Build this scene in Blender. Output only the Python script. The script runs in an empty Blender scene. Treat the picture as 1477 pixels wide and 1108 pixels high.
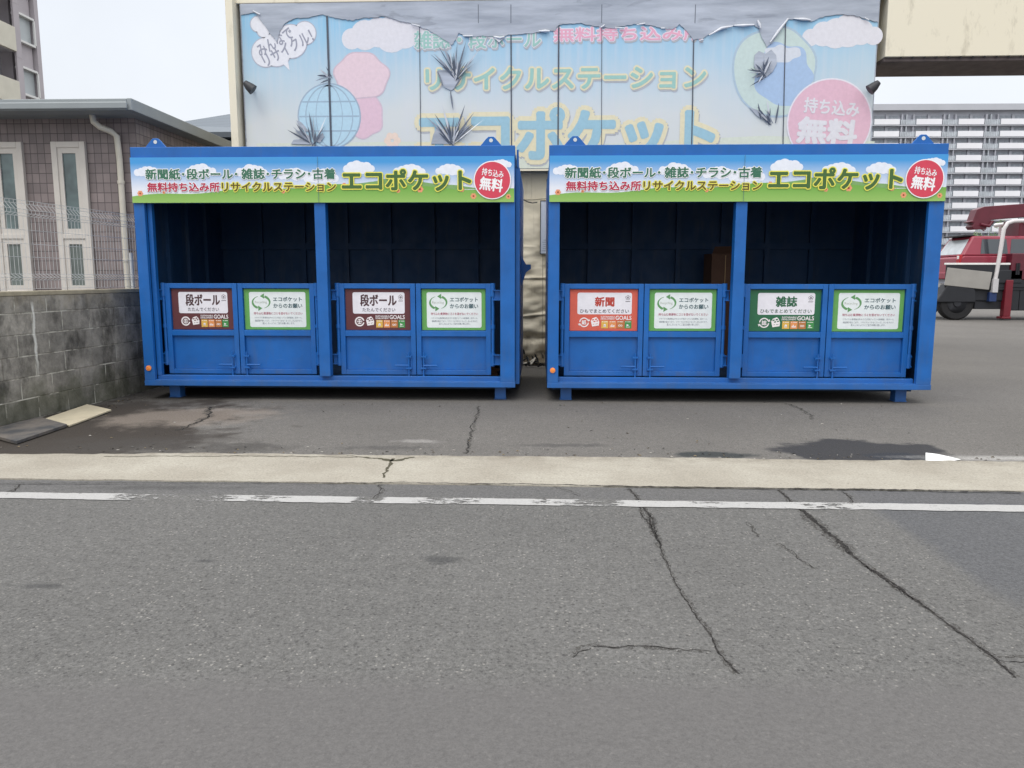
import bpy, bmesh, math, random
from mathutils import Vector, Matrix
R = math.radians
random.seed(7)
sc = bpy.context.scene
COL = sc.collection

# ------------------------------------------------------------------ camera
PITCH, YAW, ROLL, EYE, FPX = 0.1378, 0.0411, 0.0011, 1.30, 1107.84
_f = Vector((-math.sin(YAW)*math.cos(PITCH), math.cos(YAW)*math.cos(PITCH), -math.sin(PITCH)))
_r0 = Vector((math.cos(YAW), math.sin(YAW), 0)); _u0 = _r0.cross(_f)
_r = _r0*math.cos(ROLL) + _u0*math.sin(ROLL); _u = _u0*math.cos(ROLL) - _r0*math.sin(ROLL)
cam_d = bpy.data.cameras.new('camera'); cam = bpy.data.objects.new('camera', cam_d); COL.objects.link(cam)
cam_d.sensor_fit = 'HORIZONTAL'; cam_d.sensor_width = 36; cam_d.lens = 36*FPX/1477
cam_d.clip_start = 0.05; cam_d.clip_end = 2000
m = Matrix((( _r.x, _u.x, -_f.x, 0), (_r.y, _u.y, -_f.y, 0), (_r.z, _u.z, -_f.z, EYE), (0, 0, 0, 1)))
cam.matrix_world = m
sc.camera = cam

def ray(px, py): return _r*((px-738.5)/FPX) + _u*((554-py)/FPX) + _f
def gp(px, py):                                   # a measured spot on the ground, metres
    d = ray(px, py); t = -EYE/d.z; return (d.x*t, d.y*t)
def at(px, py, Y):                                # a measured spot on an upright plane Y metres away
    d = ray(px, py); t = Y/d.y; return (d.x*t, d.z*t + EYE)

# ------------------------------------------------------------------ sky, sun, exposure
SUN_EL, SUN_AZ = 58, 205
w = bpy.data.worlds.new('World'); sc.world = w; w.use_nodes = True
nt = w.node_tree; nt.nodes.clear()
def N(t, **k):
    n = nt.nodes.new(t)
    for a, b in k.items(): setattr(n, a, b)
    return n
out = N('ShaderNodeOutputWorld'); add = N('ShaderNodeAddShader')
sky = N('ShaderNodeTexSky', sky_type='NISHITA'); sky.sun_disc = False
sky.sun_elevation = R(SUN_EL); sky.sun_rotation = R(SUN_AZ); sky.dust_density = 3
hs = N('ShaderNodeHueSaturation'); hs.inputs['Saturation'].default_value = 0.5
b1 = N('ShaderNodeBackground'); b1.inputs['Strength'].default_value = 0.05
b2 = N('ShaderNodeBackground'); b2.inputs['Strength'].default_value = 1.0
tc = N('ShaderNodeTexCoord'); sep = N('ShaderNodeSeparateXYZ'); rp = N('ShaderNodeValToRGB')
rp.color_ramp.elements[0].position = 0.0; rp.color_ramp.elements[0].color = (0.66, 0.67, 0.69, 1)
rp.color_ramp.elements[1].position = 1.0; rp.color_ramp.elements[1].color = (2.3, 2.3, 2.32, 1)
e = rp.color_ramp.elements.new(0.30); e.color = (0.72, 0.75, 0.79, 1)
e = rp.color_ramp.elements.new(0.55); e.color = (1.6, 1.6, 1.6, 1)
ns = N('ShaderNodeTexNoise'); ns.inputs['Scale'].default_value = 2.2; ns.inputs['Detail'].default_value = 5
mp = N('ShaderNodeMapRange'); mp.inputs['From Min'].default_value = 0.3; mp.inputs['From Max'].default_value = 0.7
mp.inputs['To Min'].default_value = 0.93; mp.inputs['To Max'].default_value = 1.12
mx = N('ShaderNodeMix', data_type='RGBA', blend_type='MULTIPLY'); mx.inputs['Factor'].default_value = 1
L = nt.links.new
L(tc.outputs['Generated'], sep.inputs[0]); L(sep.outputs['Z'], rp.inputs['Fac'])
L(tc.outputs['Generated'], ns.inputs['Vector']); L(ns.outputs['Fac'], mp.inputs['Value'])
L(rp.outputs['Color'], mx.inputs['A']); L(mp.outputs['Result'], mx.inputs['B'])
L(mx.outputs['Result'], b2.inputs['Color'])
L(sky.outputs['Color'], hs.inputs['Color']); L(hs.outputs['Color'], b1.inputs['Color'])
L(b1.outputs[0], add.inputs[0]); L(b2.outputs[0], add.inputs[1]); L(add.outputs[0], out.inputs['Surface'])

sd = bpy.data.lights.new('sun', 'SUN'); sd.energy = 0.7; sd.angle = R(25); sd.color = (1, 0.97, 0.92)
sun = bpy.data.objects.new('sun', sd); COL.objects.link(sun)
saz = R(SUN_AZ)
sdir = Vector((math.sin(saz)*math.cos(R(SUN_EL)), math.cos(saz)*math.cos(R(SUN_EL)), math.sin(R(SUN_EL))))
sun.rotation_euler = sdir.to_track_quat('Z', 'Y').to_euler()
sc.view_settings.view_transform = 'Standard'; sc.view_settings.look = 'None'
sc.view_settings.exposure = 0.0; sc.view_settings.gamma = 1
sc.cycles.max_bounces = 8; sc.cycles.transparent_max_bounces = 12

# ------------------------------------------------------------------ materials
def s(r, g, b):
    f = lambda c: (c/255/12.92) if c/255 <= 0.04045 else ((c/255+0.055)/1.055)**2.4
    return (f(r), f(g), f(b), 1)
class Mat:
    def __init__(self, name, base=(.5, .5, .5, 1), rough=0.6, metal=0.0, spec=0.5):
        self.m = bpy.data.materials.new(name); self.m.use_nodes = True
        self.t = self.m.node_tree; self.p = self.t.nodes['Principled BSDF']
        self.p.inputs['Base Color'].default_value = base; self.p.inputs['Roughness'].default_value = rough
        self.p.inputs['Metallic'].default_value = metal; self.p.inputs['Specular IOR Level'].default_value = spec
        self.base = base; self._tc = None; self.cur = None
    def n(self, t, **k):
        n = self.t.nodes.new(t)
        for a, b in k.items(): setattr(n, a, b)
        return n
    def l(self, a, b): self.t.links.new(a, b)
    @property
    def co(self):
        if not self._tc: self._tc = self.n('ShaderNodeTexCoord')
        return self._tc.outputs['Object']
    def scaled(self, sx, sy, sz, loc=(0, 0, 0)):
        mp = self.n('ShaderNodeMapping'); mp.inputs['Scale'].default_value = (sx, sy, sz); mp.inputs['Location'].default_value = loc
        self.l(self.co, mp.inputs['Vector']); return mp.outputs[0]
    def noise(self, scale, detail=4, rough=0.6, vec=None, dist=0.0):
        n = self.n('ShaderNodeTexNoise'); n.inputs['Scale'].default_value = scale
        n.inputs['Detail'].default_value = detail; n.inputs['Roughness'].default_value = rough; n.inputs['Distortion'].default_value = dist
        self.l(vec or self.co, n.inputs['Vector']); return n.outputs['Fac']
    def ramp(self, v, a, b, c0=0.0, c1=1.0):
        n = self.n('ShaderNodeMapRange'); n.inputs['From Min'].default_value = a; n.inputs['From Max'].default_value = b
        n.inputs['To Min'].default_value = c0; n.inputs['To Max'].default_value = c1
        self.l(v, n.inputs['Value']); return n.outputs['Result']
    def math(self, op, a, b=None):
        n = self.n('ShaderNodeMath', operation=op)
        for i, v in enumerate((a, b)):
            if v is None: continue
            if isinstance(v, (int, float)): n.inputs[i].default_value = v
            else: self.l(v, n.inputs[i])
        return n.outputs[0]
    def col(self, c):
        n = self.n('ShaderNodeRGB'); n.outputs[0].default_value = c; return n.outputs[0]
    def mix(self, fac, a, b, mode='MIX'):
        n = self.n('ShaderNodeMix', data_type='RGBA', blend_type=mode)
        for k, v in (('Factor', fac), ('A', a), ('B', b)):
            if isinstance(v, (int, float, tuple)): n.inputs[k].default_value = v
            else: self.l(v, n.inputs[k])
        return n.outputs['Result']
    def set(self, c): self.l(c, self.p.inputs['Base Color']); return self
    def bump(self, h, strength=0.3, dist=0.005):
        b = self.n('ShaderNodeBump'); b.inputs['Strength'].default_value = strength; b.inputs['Distance'].default_value = dist
        self.l(h, b.inputs['Height']); self.l(b.outputs[0], self.p.inputs['Normal']); return self
    def roughness(self, v): self.l(v, self.p.inputs['Roughness']); return self
    def ellipse(self, cx, cy, rx, ry, ang=0, soft=0.35, wob=0.5, sc_=3.0):      # soft irregular patch, 1 inside
        mp = self.n('ShaderNodeMapping', vector_type='TEXTURE'); mp.inputs['Location'].default_value = (cx, cy, 0)
        mp.inputs['Rotation'].default_value = (0, 0, ang); mp.inputs['Scale'].default_value = (rx, ry, 1e6)
        self.l(self.co, mp.inputs['Vector'])
        ln = self.n('ShaderNodeVectorMath', operation='LENGTH'); self.l(mp.outputs[0], ln.inputs[0])
        nz = self.ramp(self.noise(sc_, 5, 0.65), 0.25, 0.75, -wob, wob)
        d = self.math('ADD', ln.outputs['Value'], nz)
        return self.ramp(d, 1+soft, 1-soft, 0, 1)
    def halfplane(self, ax, ay, bx, by, soft=0.03):        # 1 on the right-hand side of a->b
        dx, dy = bx-ax, by-ay; l_ = math.hypot(dx, dy); nx, ny = dy/l_, -dx/l_
        sp = self.n('ShaderNodeSeparateXYZ'); self.l(self.co, sp.inputs[0])
        v = self.math('ADD', self.math('MULTIPLY', sp.outputs[0], nx), self.math('MULTIPLY', sp.outputs[1], ny))
        v = self.math('ADD', v, self.ramp(self.noise(2.5, 5, .7), 0.3, 0.7, -0.03, 0.03))
        c = ax*nx+ay*ny
        return self.ramp(v, c-soft, c+soft, 0, 1)

def simple(name, c, rough=0.6, var=0.12, scale=8, metal=0, spec=0.5, bump=0.0):
    M_ = Mat(name, c, rough, metal, spec)
    f = M_.ramp(M_.noise(scale, 5), 0.3, 0.7, 1-var, 1+var)
    mul = M_.mix(1.0, M_.col(c), f, 'MULTIPLY'); M_.set(mul)
    if bump: M_.bump(M_.noise(scale*6, 4), bump, 0.003)
    return M_.m

def paint(name, c, rough=0.38, dirt=(0.10, 0.10, 0.09, 1), amt=0.35):
    M_ = Mat(name, c, rough, 0, 0.45)
    streak = M_.noise(1.0, 5, .65, M_.scaled(9, 9, 1.2))
    d = M_.math('MULTIPLY', M_.ramp(streak, 0.52, 0.78, 0, amt), M_.ramp(M_.noise(1.7, 3), .35, .65, 0.3, 1))
    fade = M_.ramp(M_.noise(3.5, 5), 0.3, 0.7, 0.88, 1.12)
    base = M_.mix(1.0, M_.col(c), fade, 'MULTIPLY')
    base = M_.mix(d, base, dirt)
    sp_ = M_.n('ShaderNodeSeparateXYZ'); M_.l(M_.co, sp_.inputs[0])
    splash = M_.math('MULTIPLY', M_.ramp(M_.math('ADD', sp_.outputs[2], M_.ramp(M_.noise(6, 5, .7), .3, .7, -.25, .25)), .42, .1), .22)
    base = M_.mix(splash, base, s(88, 96, 108))
    scr = M_.math('MULTIPLY', M_.ramp(M_.noise(1, 4, .8, M_.scaled(3, 3, 60), .6), .71, .74), M_.ramp(M_.noise(2.2, 3), .5, .62))
    base = M_.mix(M_.math('MULTIPLY', scr, .5), base, s(122, 146, 178))
    rust = M_.math('MULTIPLY', M_.ramp(M_.noise(24, 5, .8), .66, .70), M_.ramp(M_.noise(1.6, 4), .5, .62))
    base = M_.mix(M_.math('MULTIPLY', rust, .6), base, s(92, 64, 48))
    M_.set(base); M_.roughness(M_.ramp(M_.noise(6, 4), .3, .7, rough-.06, rough+.14))
    M_.bump(M_.noise(2.6, 2, .4), 0.45, 0.02)
    return M_.m

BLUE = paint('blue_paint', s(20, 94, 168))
INNER_SHADE = paint('inner_blue_shaded', s(21, 56, 92), 0.6, amt=.5)  # container blue darkened, interior shade put into the colour
ORANGE = simple('orange_reflector', s(235, 140, 70), 0.3, .05)
STEEL = simple('galvanised_steel', s(150, 152, 155), 0.45, .15, 12, .6)
DARK = simple('dark_rubber', s(26, 26, 28), 0.8, .2, 12)
BLACKP = simple('black_plastic', s(36, 38, 42), 0.5, .15)
WHITEPIPE = simple('ivory_plastic', s(196, 190, 176), 0.5, .07, 5)
VINYL = simple('white_vinyl', s(198, 192, 184), 0.45, .05, 6)
MESHW = simple('white_coated_wire', s(190, 192, 192), 0.45, .1)
GLASS = Mat('window_glass', s(66, 82, 84), 0.08, 0, 0.8)
GLASS.set(GLASS.mix(GLASS.ramp(GLASS.noise(2.3, 3), .35, .65), s(54, 66, 68), s(96, 116, 116))); GLASS = GLASS.m
FROST = simple('frosted_glass', s(98, 106, 102), 0.35, .18, 6)
RED = simple('red_car_paint', s(140, 50, 66), 0.25, .06, 3)
MAROON = simple('maroon_crane_paint', s(92, 30, 44), 0.4, .15, 3)
OUTRED = simple('red_outrigger_paint', s(108, 22, 36), 0.4, .12, 3)
WHITE = simple('white_paint', s(226, 226, 224), 0.4, .06, 3)
CARGLASS = Mat('car_glass', s(48, 56, 62), 0.06, 0, 0.9).m
REARGLASS = simple('sky_reflection_glass', s(176, 182, 186), .15, .15, 4)  # sky reflection painted into the rear glass as a pale colour
CHASSIS = simple('dark_chassis', s(30, 32, 38), 0.6, .2, 5)
BEDGREY = simple('grey_bed_board', s(150, 147, 142), 0.5, .1, 2)
FLAT = {}
def flat(r, g, b, rough=0.5):
    k = (r, g, b)
    if k not in FLAT: FLAT[k] = simple('print_%d_%d_%d' % k, s(r, g, b), rough, .05, 20)
    return FLAT[k]

# ------------------------------------------------------------------ mesh builder
_tc = {}
def text_mesh(body, off, res=3):
    k = (body, off)
    if k in _tc: return _tc[k]
    c = bpy.data.curves.new('lettering', 'FONT'); c.body = body; c.size = 1; c.offset = off; c.resolution_u = res
    o = bpy.data.objects.new('lettering', c); COL.objects.link(o)
    bpy.context.view_layer.update()
    dg = bpy.context.evaluated_depsgraph_get()
    me = bpy.data.meshes.new_from_object(o.evaluated_get(dg))
    v = [(q.co.x, q.co.y) for q in me.vertices]; f = [tuple(p.vertices) for p in me.polygons]
    bpy.data.objects.remove(o); bpy.data.curves.remove(c); bpy.data.meshes.remove(me)
    _tc[k] = (v, f); return v, f

class MB:
    def __init__(self): self.v = []; self.f = []; self.mi = []; self.mats = []; self.sm = []
    def mat(self, m_):
        if m_ not in self.mats: self.mats.append(m_)
        return self.mats.index(m_)
    def addmesh(self, v, f, m_, smooth=False):
        o = len(self.v); i = self.mat(m_)
        self.v += [tuple(q) for q in v]
        for p in f: self.f.append(tuple(a+o for a in p)); self.mi.append(i); self.sm.append(smooth)
        return self
    def box(self, x0, y0, z0, x1, y1, z1, m_, rot=None, at_=None):
        x0, x1 = sorted((x0, x1)); y0, y1 = sorted((y0, y1)); z0, z1 = sorted((z0, z1))
        v = [(x0,y0,z0),(x1,y0,z0),(x1,y1,z0),(x0,y1,z0),(x0,y0,z1),(x1,y0,z1),(x1,y1,z1),(x0,y1,z1)]
        if rot is not None:
            M4 = Matrix.Translation(at_) @ rot.to_4x4() @ Matrix.Translation(-Vector(at_)); v = [tuple(M4 @ Vector(q)) for q in v]
        return self.addmesh(v, [(3,2,1,0),(4,5,6,7),(0,1,5,4),(1,2,6,5),(2,3,7,6),(3,0,4,7)], m_)
    def tube(self, pts, r, m_, n=10, cap=True):
        pts = [Vector(p) for p in pts]; rs = r if isinstance(r, (list, tuple)) else [r]*len(pts)
        v = []; f = []; prev = None
        for i, p in enumerate(pts):
            d = (pts[min(i+1, len(pts)-1)]-pts[max(i-1, 0)]).normalized()
            a = d.orthogonal().normalized() if prev is None else (prev-d*prev.dot(d)).normalized()
            prev = a; b = d.cross(a)
            for k in range(n):
                t = 2*math.pi*k/n; v.append(p+(a*math.cos(t)+b*math.sin(t))*rs[i])
        for i in range(len(pts)-1):
            for k in range(n):
                f.append((i*n+k, i*n+(k+1) % n, (i+1)*n+(k+1) % n, (i+1)*n+k))
        self.addmesh(v, f, m_, n > 4)
        if cap:
            self.addmesh(v[:n], [tuple(reversed(range(n)))], m_); self.addmesh(v[-n:], [tuple(range(n))], m_)
        return self
    def wire(self, p0, p1, r, m_):
        p0, p1 = Vector(p0), Vector(p1); d = (p1-p0).normalized(); a = d.orthogonal().normalized(); b = d.cross(a)
        v = [q+x for q in (p0, p1) for x in (a*r, b*r, -a*r, -b*r)]
        return self.addmesh(v, [(0,1,5,4),(1,2,6,5),(2,3,7,6),(3,0,4,7)], m_)
    def prism(self, poly, y0, y1, m_, axis='y'):             # outline in x,z pushed along y (or outline y,z along x, or x,y along z)
        g = {'y': lambda a, b, t: (a, t, b), 'x': lambda a, b, t: (t, a, b), 'z': lambda a, b, t: (a, b, t)}[axis]
        n = len(poly); v = [g(a, b, y0) for a, b in poly]+[g(a, b, y1) for a, b in poly]
        f = [tuple(range(n)), tuple(reversed(range(n, 2*n)))]+[(i, n+i, n+(i+1) % n, (i+1) % n) for i in range(n)]
        return self.addmesh(v, f, m_)
    def sheet(self, poly, y, m_):                            # printed flat patch facing -y
        return self.addmesh([(a, y, b) for a, b in poly], [tuple(range(len(poly)))], m_)
    def rect(self, x0, z0, x1, z1, y, m_): return self.sheet([(x0,z0),(x1,z0),(x1,z1),(x0,z1)], y, m_)
    def disc(self, cx, cz, rx, y, m_, rz=None, n=32, a0=0, a1=2*math.pi):
        rz = rz or rx
        return self.sheet([(cx+rx*math.cos(a0+(a1-a0)*k/n), cz+rz*math.sin(a0+(a1-a0)*k/n)) for k in range(n)], y, m_)
    def ring(self, cx, cz, r0, r1, y, m_, a0=0, a1=2*math.pi, n=32, kx=1.0):
        v = []; f = []
        for k in range(n+1):
            t = a0+(a1-a0)*k/n
            v += [(cx+r0*kx*math.cos(t), y, cz+r0*math.sin(t)), (cx+r1*kx*math.cos(t), y, cz+r1*math.sin(t))]
        f = [(2*k, 2*k+1, 2*k+3, 2*k+2) for k in range(n)]
        return self.addmesh(v, f, m_)
    def rrect(self, x0, z0, x1, z1, r, y, m_):
        p = []
        for cx, cz, a in ((x1-r, z1-r, 0), (x0+r, z1-r, 90), (x0+r, z0+r, 180), (x1-r, z0+r, 270)):
            p += [(cx+r*math.cos(R(a+t)), cz+r*math.sin(R(a+t))) for t in range(0, 91, 15)]
        return self.sheet(p, y, m_)
    def text(self, body, x0, z0, x1, z1, y, m_, off=0.012, rot=0.0, shear=0, ref=0.012):
        # weight comes from a ring of copies pushed out by off (in ems), each a hair in front of the last
        v, f = text_mesh(body, 0.0); xs = [q[0] for q in v]; zs = [q[1] for q in v]
        ax, bx, az, bz = min(xs), max(xs), min(zs), max(zs)
        sx, sz = (x1-x0)/(bx-ax), (z1-z0)/max(bz-az, 1e-6); cx, cz = (x0+x1)/2, (z0+z1)/2
        d = off*(sx*sz)**.5
        n = 0 if off <= 0 else (6 if off < .04 else 14)
        sh = [(0, 0)]+[(d*math.cos(2*math.pi*k/n), d*math.sin(2*math.pi*k/n)) for k in range(n)]
        if n == 14: sh += [(d*.5*math.cos(2*math.pi*k/7), d*.5*math.sin(2*math.pi*k/7)) for k in range(7)]
        for i, (dx, dz) in enumerate(sh):
            o = []
            for a, b in v:
                a = x0+(a-ax)*sx-cx; b = z0+(b-az)*sz-cz; a += b*shear
                o.append((cx+dx+a*math.cos(rot)-b*math.sin(rot), y-.00004*i, cz+dz+a*math.sin(rot)+b*math.cos(rot)))
            self.addmesh(o, f, m_)
        return self
    def build(self, name, parent=None, bevel=0.0, base=None, world=False):
        me = bpy.data.meshes.new(name)
        v = self.v
        if world and parent is not None:
            b = parent.location; v = [(q[0]-b.x, q[1]-b.y, q[2]-b.z) for q in v]
        elif base is not None: v = [(q[0]-base[0], q[1]-base[1], q[2]-base[2]) for q in v]
        me.from_pydata([tuple(q) for q in v], [], self.f)
        for q in self.mats: me.materials.append(q)
        me.polygons.foreach_set('material_index', self.mi); me.polygons.foreach_set('use_smooth', self.sm)
        me.update()
        o = bpy.data.objects.new(name, me); COL.objects.link(o)
        if parent is not None: o.parent = parent
        if base is not None: o.location = base
        if bevel:
            bv = o.modifiers.new('edge', 'BEVEL'); bv.width = bevel; bv.segments = 2; bv.limit_method = 'ANGLE'
        return o
def thing(name, label, cat, loc=(0, 0, 0), rz=0, group=None):
    o = bpy.data.objects.new(name, None); COL.objects.link(o); o.location = loc; o.rotation_euler = (0, 0, rz)
    o.empty_display_size = 0.2
    return tag(o, label, cat, group)
def tag(o, label, cat, group=None):
    o['label'] = label; o['category'] = cat
    if group: o['group'] = group
    return o
def struct(o): o['kind'] = 'structure'; return o

# ------------------------------------------------------------------ ground, road, kerb strip
def asphalt(name, c0, stones, patches=(), smooth=None):
    M_ = Mat(name, c0, 0.85, 0, 0.35)
    big = M_.ramp(M_.noise(0.55, 5, .6), .3, .7, .90, 1.10)
    mid = M_.ramp(M_.noise(14, 4, .7), .3, .7, .90, 1.10)
    fine0 = M_.math('ADD', M_.math('MULTIPLY', M_.ramp(M_.noise(62, 4, .85), .3, .7, -1, 1), .42), M_.math('MULTIPLY', M_.ramp(M_.noise(190, 2, .8), .3, .7, -1, 1), .25))
    if smooth: fine0 = M_.math('MULTIPLY', fine0, M_.ramp(smooth(M_), 0, 1, 1, .45))
    fine = M_.math('ADD', fine0, 1.0)
    c = M_.mix(1.0, M_.col(c0), big, 'MULTIPLY'); c = M_.mix(1.0, c, mid, 'MULTIPLY')
    plain = c
    c = M_.mix(1.0, c, fine, 'MULTIPLY')
    vo = M_.n('ShaderNodeTexVoronoi'); vo.inputs['Scale'].default_value = 72; M_.l(M_.co, vo.inputs['Vector'])
    sp = M_.n('ShaderNodeSeparateColor'); M_.l(vo.outputs['Color'], sp.inputs[0])
    st = M_.math('MULTIPLY', M_.ramp(M_.math('ADD', vo.outputs['Distance'], M_.ramp(M_.noise(150, 2), .3, .7, -.14, .14)), .42, .26), M_.ramp(sp.outputs[0], .80, .97))
    st = M_.math('MULTIPLY', st, M_.ramp(M_.noise(1.1, 4), .35, .65, .25, 1))
    c = M_.mix(M_.math('MULTIPLY', st, stones), c, s(176, 172, 164))
    if smooth: st = M_.math('MULTIPLY', st, M_.ramp(smooth(M_), 0, 1, 1, .25))
    dk = M_.math('MULTIPLY', M_.ramp(vo.outputs['Distance'], .5, .35), M_.ramp(sp.outputs[1], .86, .92))
    c = M_.mix(M_.math('MULTIPLY', dk, .6), c, s(48, 47, 47))
    rough = None
    for fac, colr, amt in patches:
        if callable(fac): fac = fac(M_)
        c = M_.mix(M_.math('MULTIPLY', fac, amt), c, M_.mix(1.0, colr, fine, 'MULTIPLY'))
    M_.set(c)
    M_.bump(M_.math('ADD', fine, M_.math('MULTIPLY', st, .5)), .35, .004)
    return M_

def E(*a, **k): return lambda M_: M_.ellipse(*a, **k)
def H(*a, **k): return lambda M_: M_.halfplane(*a, **k)
def HH(a, b):
    return lambda M_: M_.math('MULTIPLY', a(M_), b(M_))
DIRT = s(52, 46, 40)
lot_m = asphalt('lot_asphalt', s(98, 95, 91), .45, [
    (lambda M_: M_.math('MULTIPLY', M_.ramp(M_.noise(1, 6, .75, M_.scaled(7, 16, 1)), .63, .70), M_.ramp(M_.noise(.9, 3), .4, .6)), s(62, 58, 54), .75),
    (E(-3.95, 6.4, 1.15, 1.6, 0.2, soft=.22, wob=.6, sc_=2.2), DIRT, .98),
    (E(-3.2, 5.75, .75, .28, 0.1, soft=.4, wob=.7, sc_=2.5), s(58, 54, 50), .9),
    (E(-3.3, 7.0, .7, .45, 0.3, soft=.3, wob=.6, sc_=3), s(132, 122, 112), .6),
    (E(-2.35, 5.68, .35, .16, 0.0, soft=.4, wob=.8, sc_=4), s(60, 57, 54), .7),
    (E(2.40, 5.78, .58, .42, 0.12, soft=.12, wob=.42, sc_=2.8), s(42, 42, 45), .94),
    (E(2.60, 5.60, .22, .16, 0.1, soft=.15, wob=.4, sc_=5), s(38, 41, 48), .9),
    (E(3.5, 5.62, .7, .07, 0.02, soft=.5, wob=.5, sc_=5), s(176, 174, 170), .5),
    (E(1.25, 5.62, .30, .10, -0.1, soft=.25, wob=.6, sc_=5), s(44, 48, 48), .92),
    (E(0.2, 5.9, .35, .05, .05, soft=.5, wob=.9, sc_=7), s(70, 68, 66), .7),
    (E(-1.2, 5.75, .35, .06, .05, soft=.5, wob=.9, sc_=7), s(70, 68, 66), .6),
    (E(-1.0, 6.0, .16, .06, 0, soft=.5, wob=.7, sc_=8), s(150, 147, 143), .5),
    (E(-4.1, 8.4, .9, .7, 0, soft=.4, wob=.5, sc_=3), s(50, 47, 44), .8)])
g = MB(); g.addmesh([(-300, -60, 0), (300, -60, 0), (300, 400, 0), (-300, 400, 0)], [(0, 1, 2, 3)], lot_m.m)
struct(g.build('parking_lot'))
PA, PB = gp(1262, 736), gp(1474, 884)
BAND = H(*gp(0, 984), *gp(1477, 986), soft=.07)
road_m = asphalt('road_asphalt', s(92, 91, 89), .5, [
    (HH(H(*PB, *PA, soft=.05), lambda M_: M_.math('SUBTRACT', 1.0, H(3.6, 2.95, 0, 2.95, soft=.35)(M_)) if 0 else H(0, 2.95, -3.6, 2.95, soft=.3)(M_)), s(76, 77, 80), .75),
    (HH(H(1.95, 4.2, 1.80, 4.9, soft=.12), H(3, 4.34, 0, 4.34, soft=.05)), s(76, 77, 81), .7),
    (H(3, 4.42, 0, 4.42, soft=.03), s(88, 87, 87), .6),
    (BAND, s(90, 88, 87), .8),
    (E(-.47, 3.40, .07, .055, 0, soft=.4, wob=.4, sc_=14), s(60, 60, 60), .75),
    (E(-1.55, 3.33, .05, .02, 0, soft=.4, wob=.5, sc_=14), s(62, 62, 62), .7),
    (E(-2.13, 3.02, .10, .025, 0, soft=.4, wob=.6, sc_=12), s(60, 60, 60), .7),
    (E(-2.35, 4.55, .42, .05, 0.05, soft=.5, wob=.7, sc_=6), s(72, 71, 70), .8)], smooth=BAND)
def jag(x0, x1, y, amp, n, seed):
    rr = random.Random(seed); o = []; v = 0
    for k in range(n+1):
        v = v*.75+rr.uniform(-1, 1)*amp*.5; o.append((x0+(x1-x0)*k/n, y+v+rr.uniform(-.2, .2)*amp))
    return o
g = MB()
fr = jag(-40, 40, 4.69, .018, 2200, 3)
v = [(x, y, .004) for x, y in fr]+[(x, -60, .004) for x, y in fr]; n_ = len(fr)
g.addmesh(v, [(k+n_, k+1+n_, k+1, k) for k in range(n_-1)], road_m.m)
struct(g.build('road'))

KM = Mat('kerb_concrete', s(150, 142, 130), .9, 0, .3)
kc = KM.mix(KM.ramp(KM.noise(1.6, 5), .35, .65), s(146, 140, 128), s(161, 156, 144))
kc = KM.mix(1.0, kc, KM.ramp(KM.noise(70, 4, .85), .3, .7, .72, 1.22), 'MULTIPLY')
kc = KM.mix(KM.ramp(KM.noise(34, 5, .8), .60, .70, 0, .75), kc, s(92, 84, 74))
spk = KM.n('ShaderNodeSeparateXYZ'); KM.l(KM.co, spk.inputs[0])
kc = KM.mix(KM.math('MULTIPLY', KM.math('MULTIPLY', KM.ramp(spk.outputs[1], 5.28, 5.46), KM.ramp(KM.noise(5, 6, .75), .42, .62)), .6), kc, s(98, 90, 78))
kc = KM.mix(KM.math('MULTIPLY', KM.ramp(KM.noise(1.0, 5, .7, KM.scaled(3, 40, 1)), .60, .72), .45), kc, s(96, 90, 80))
KM.set(kc); KM.bump(KM.noise(150, 3), .3, .003)
g = MB()
bk = [(x, y-(.10*max(0, min(1, (-2.6-x)/1.3)))) for x, y in jag(-40, 40, 5.46, .022, 1600, 5)]
v = [(x, 4.69+.0*y, .010) for x, y in bk]; fy = jag(-40, 40, 4.685, .014, 1600, 9)
v = [(p[0], p[1], .012) for p in fy]+[(p[0], p[1], .012) for p in bk]+[(p[0], p[1]-.002, -.02) for p in fy]+[(p[0], p[1]+.002, -.02) for p in bk]
n_ = len(bk); F = []
for k in range(n_-1):
    F += [(k, k+1, n_+k+1, n_+k), (2*n_+k, 2*n_+k+1, k+1, k), (n_+k, n_+k+1, 3*n_+k+1, 3*n_+k)]
g.addmesh(v, F, KM.m); struct(g.build('kerb_strip'))

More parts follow.
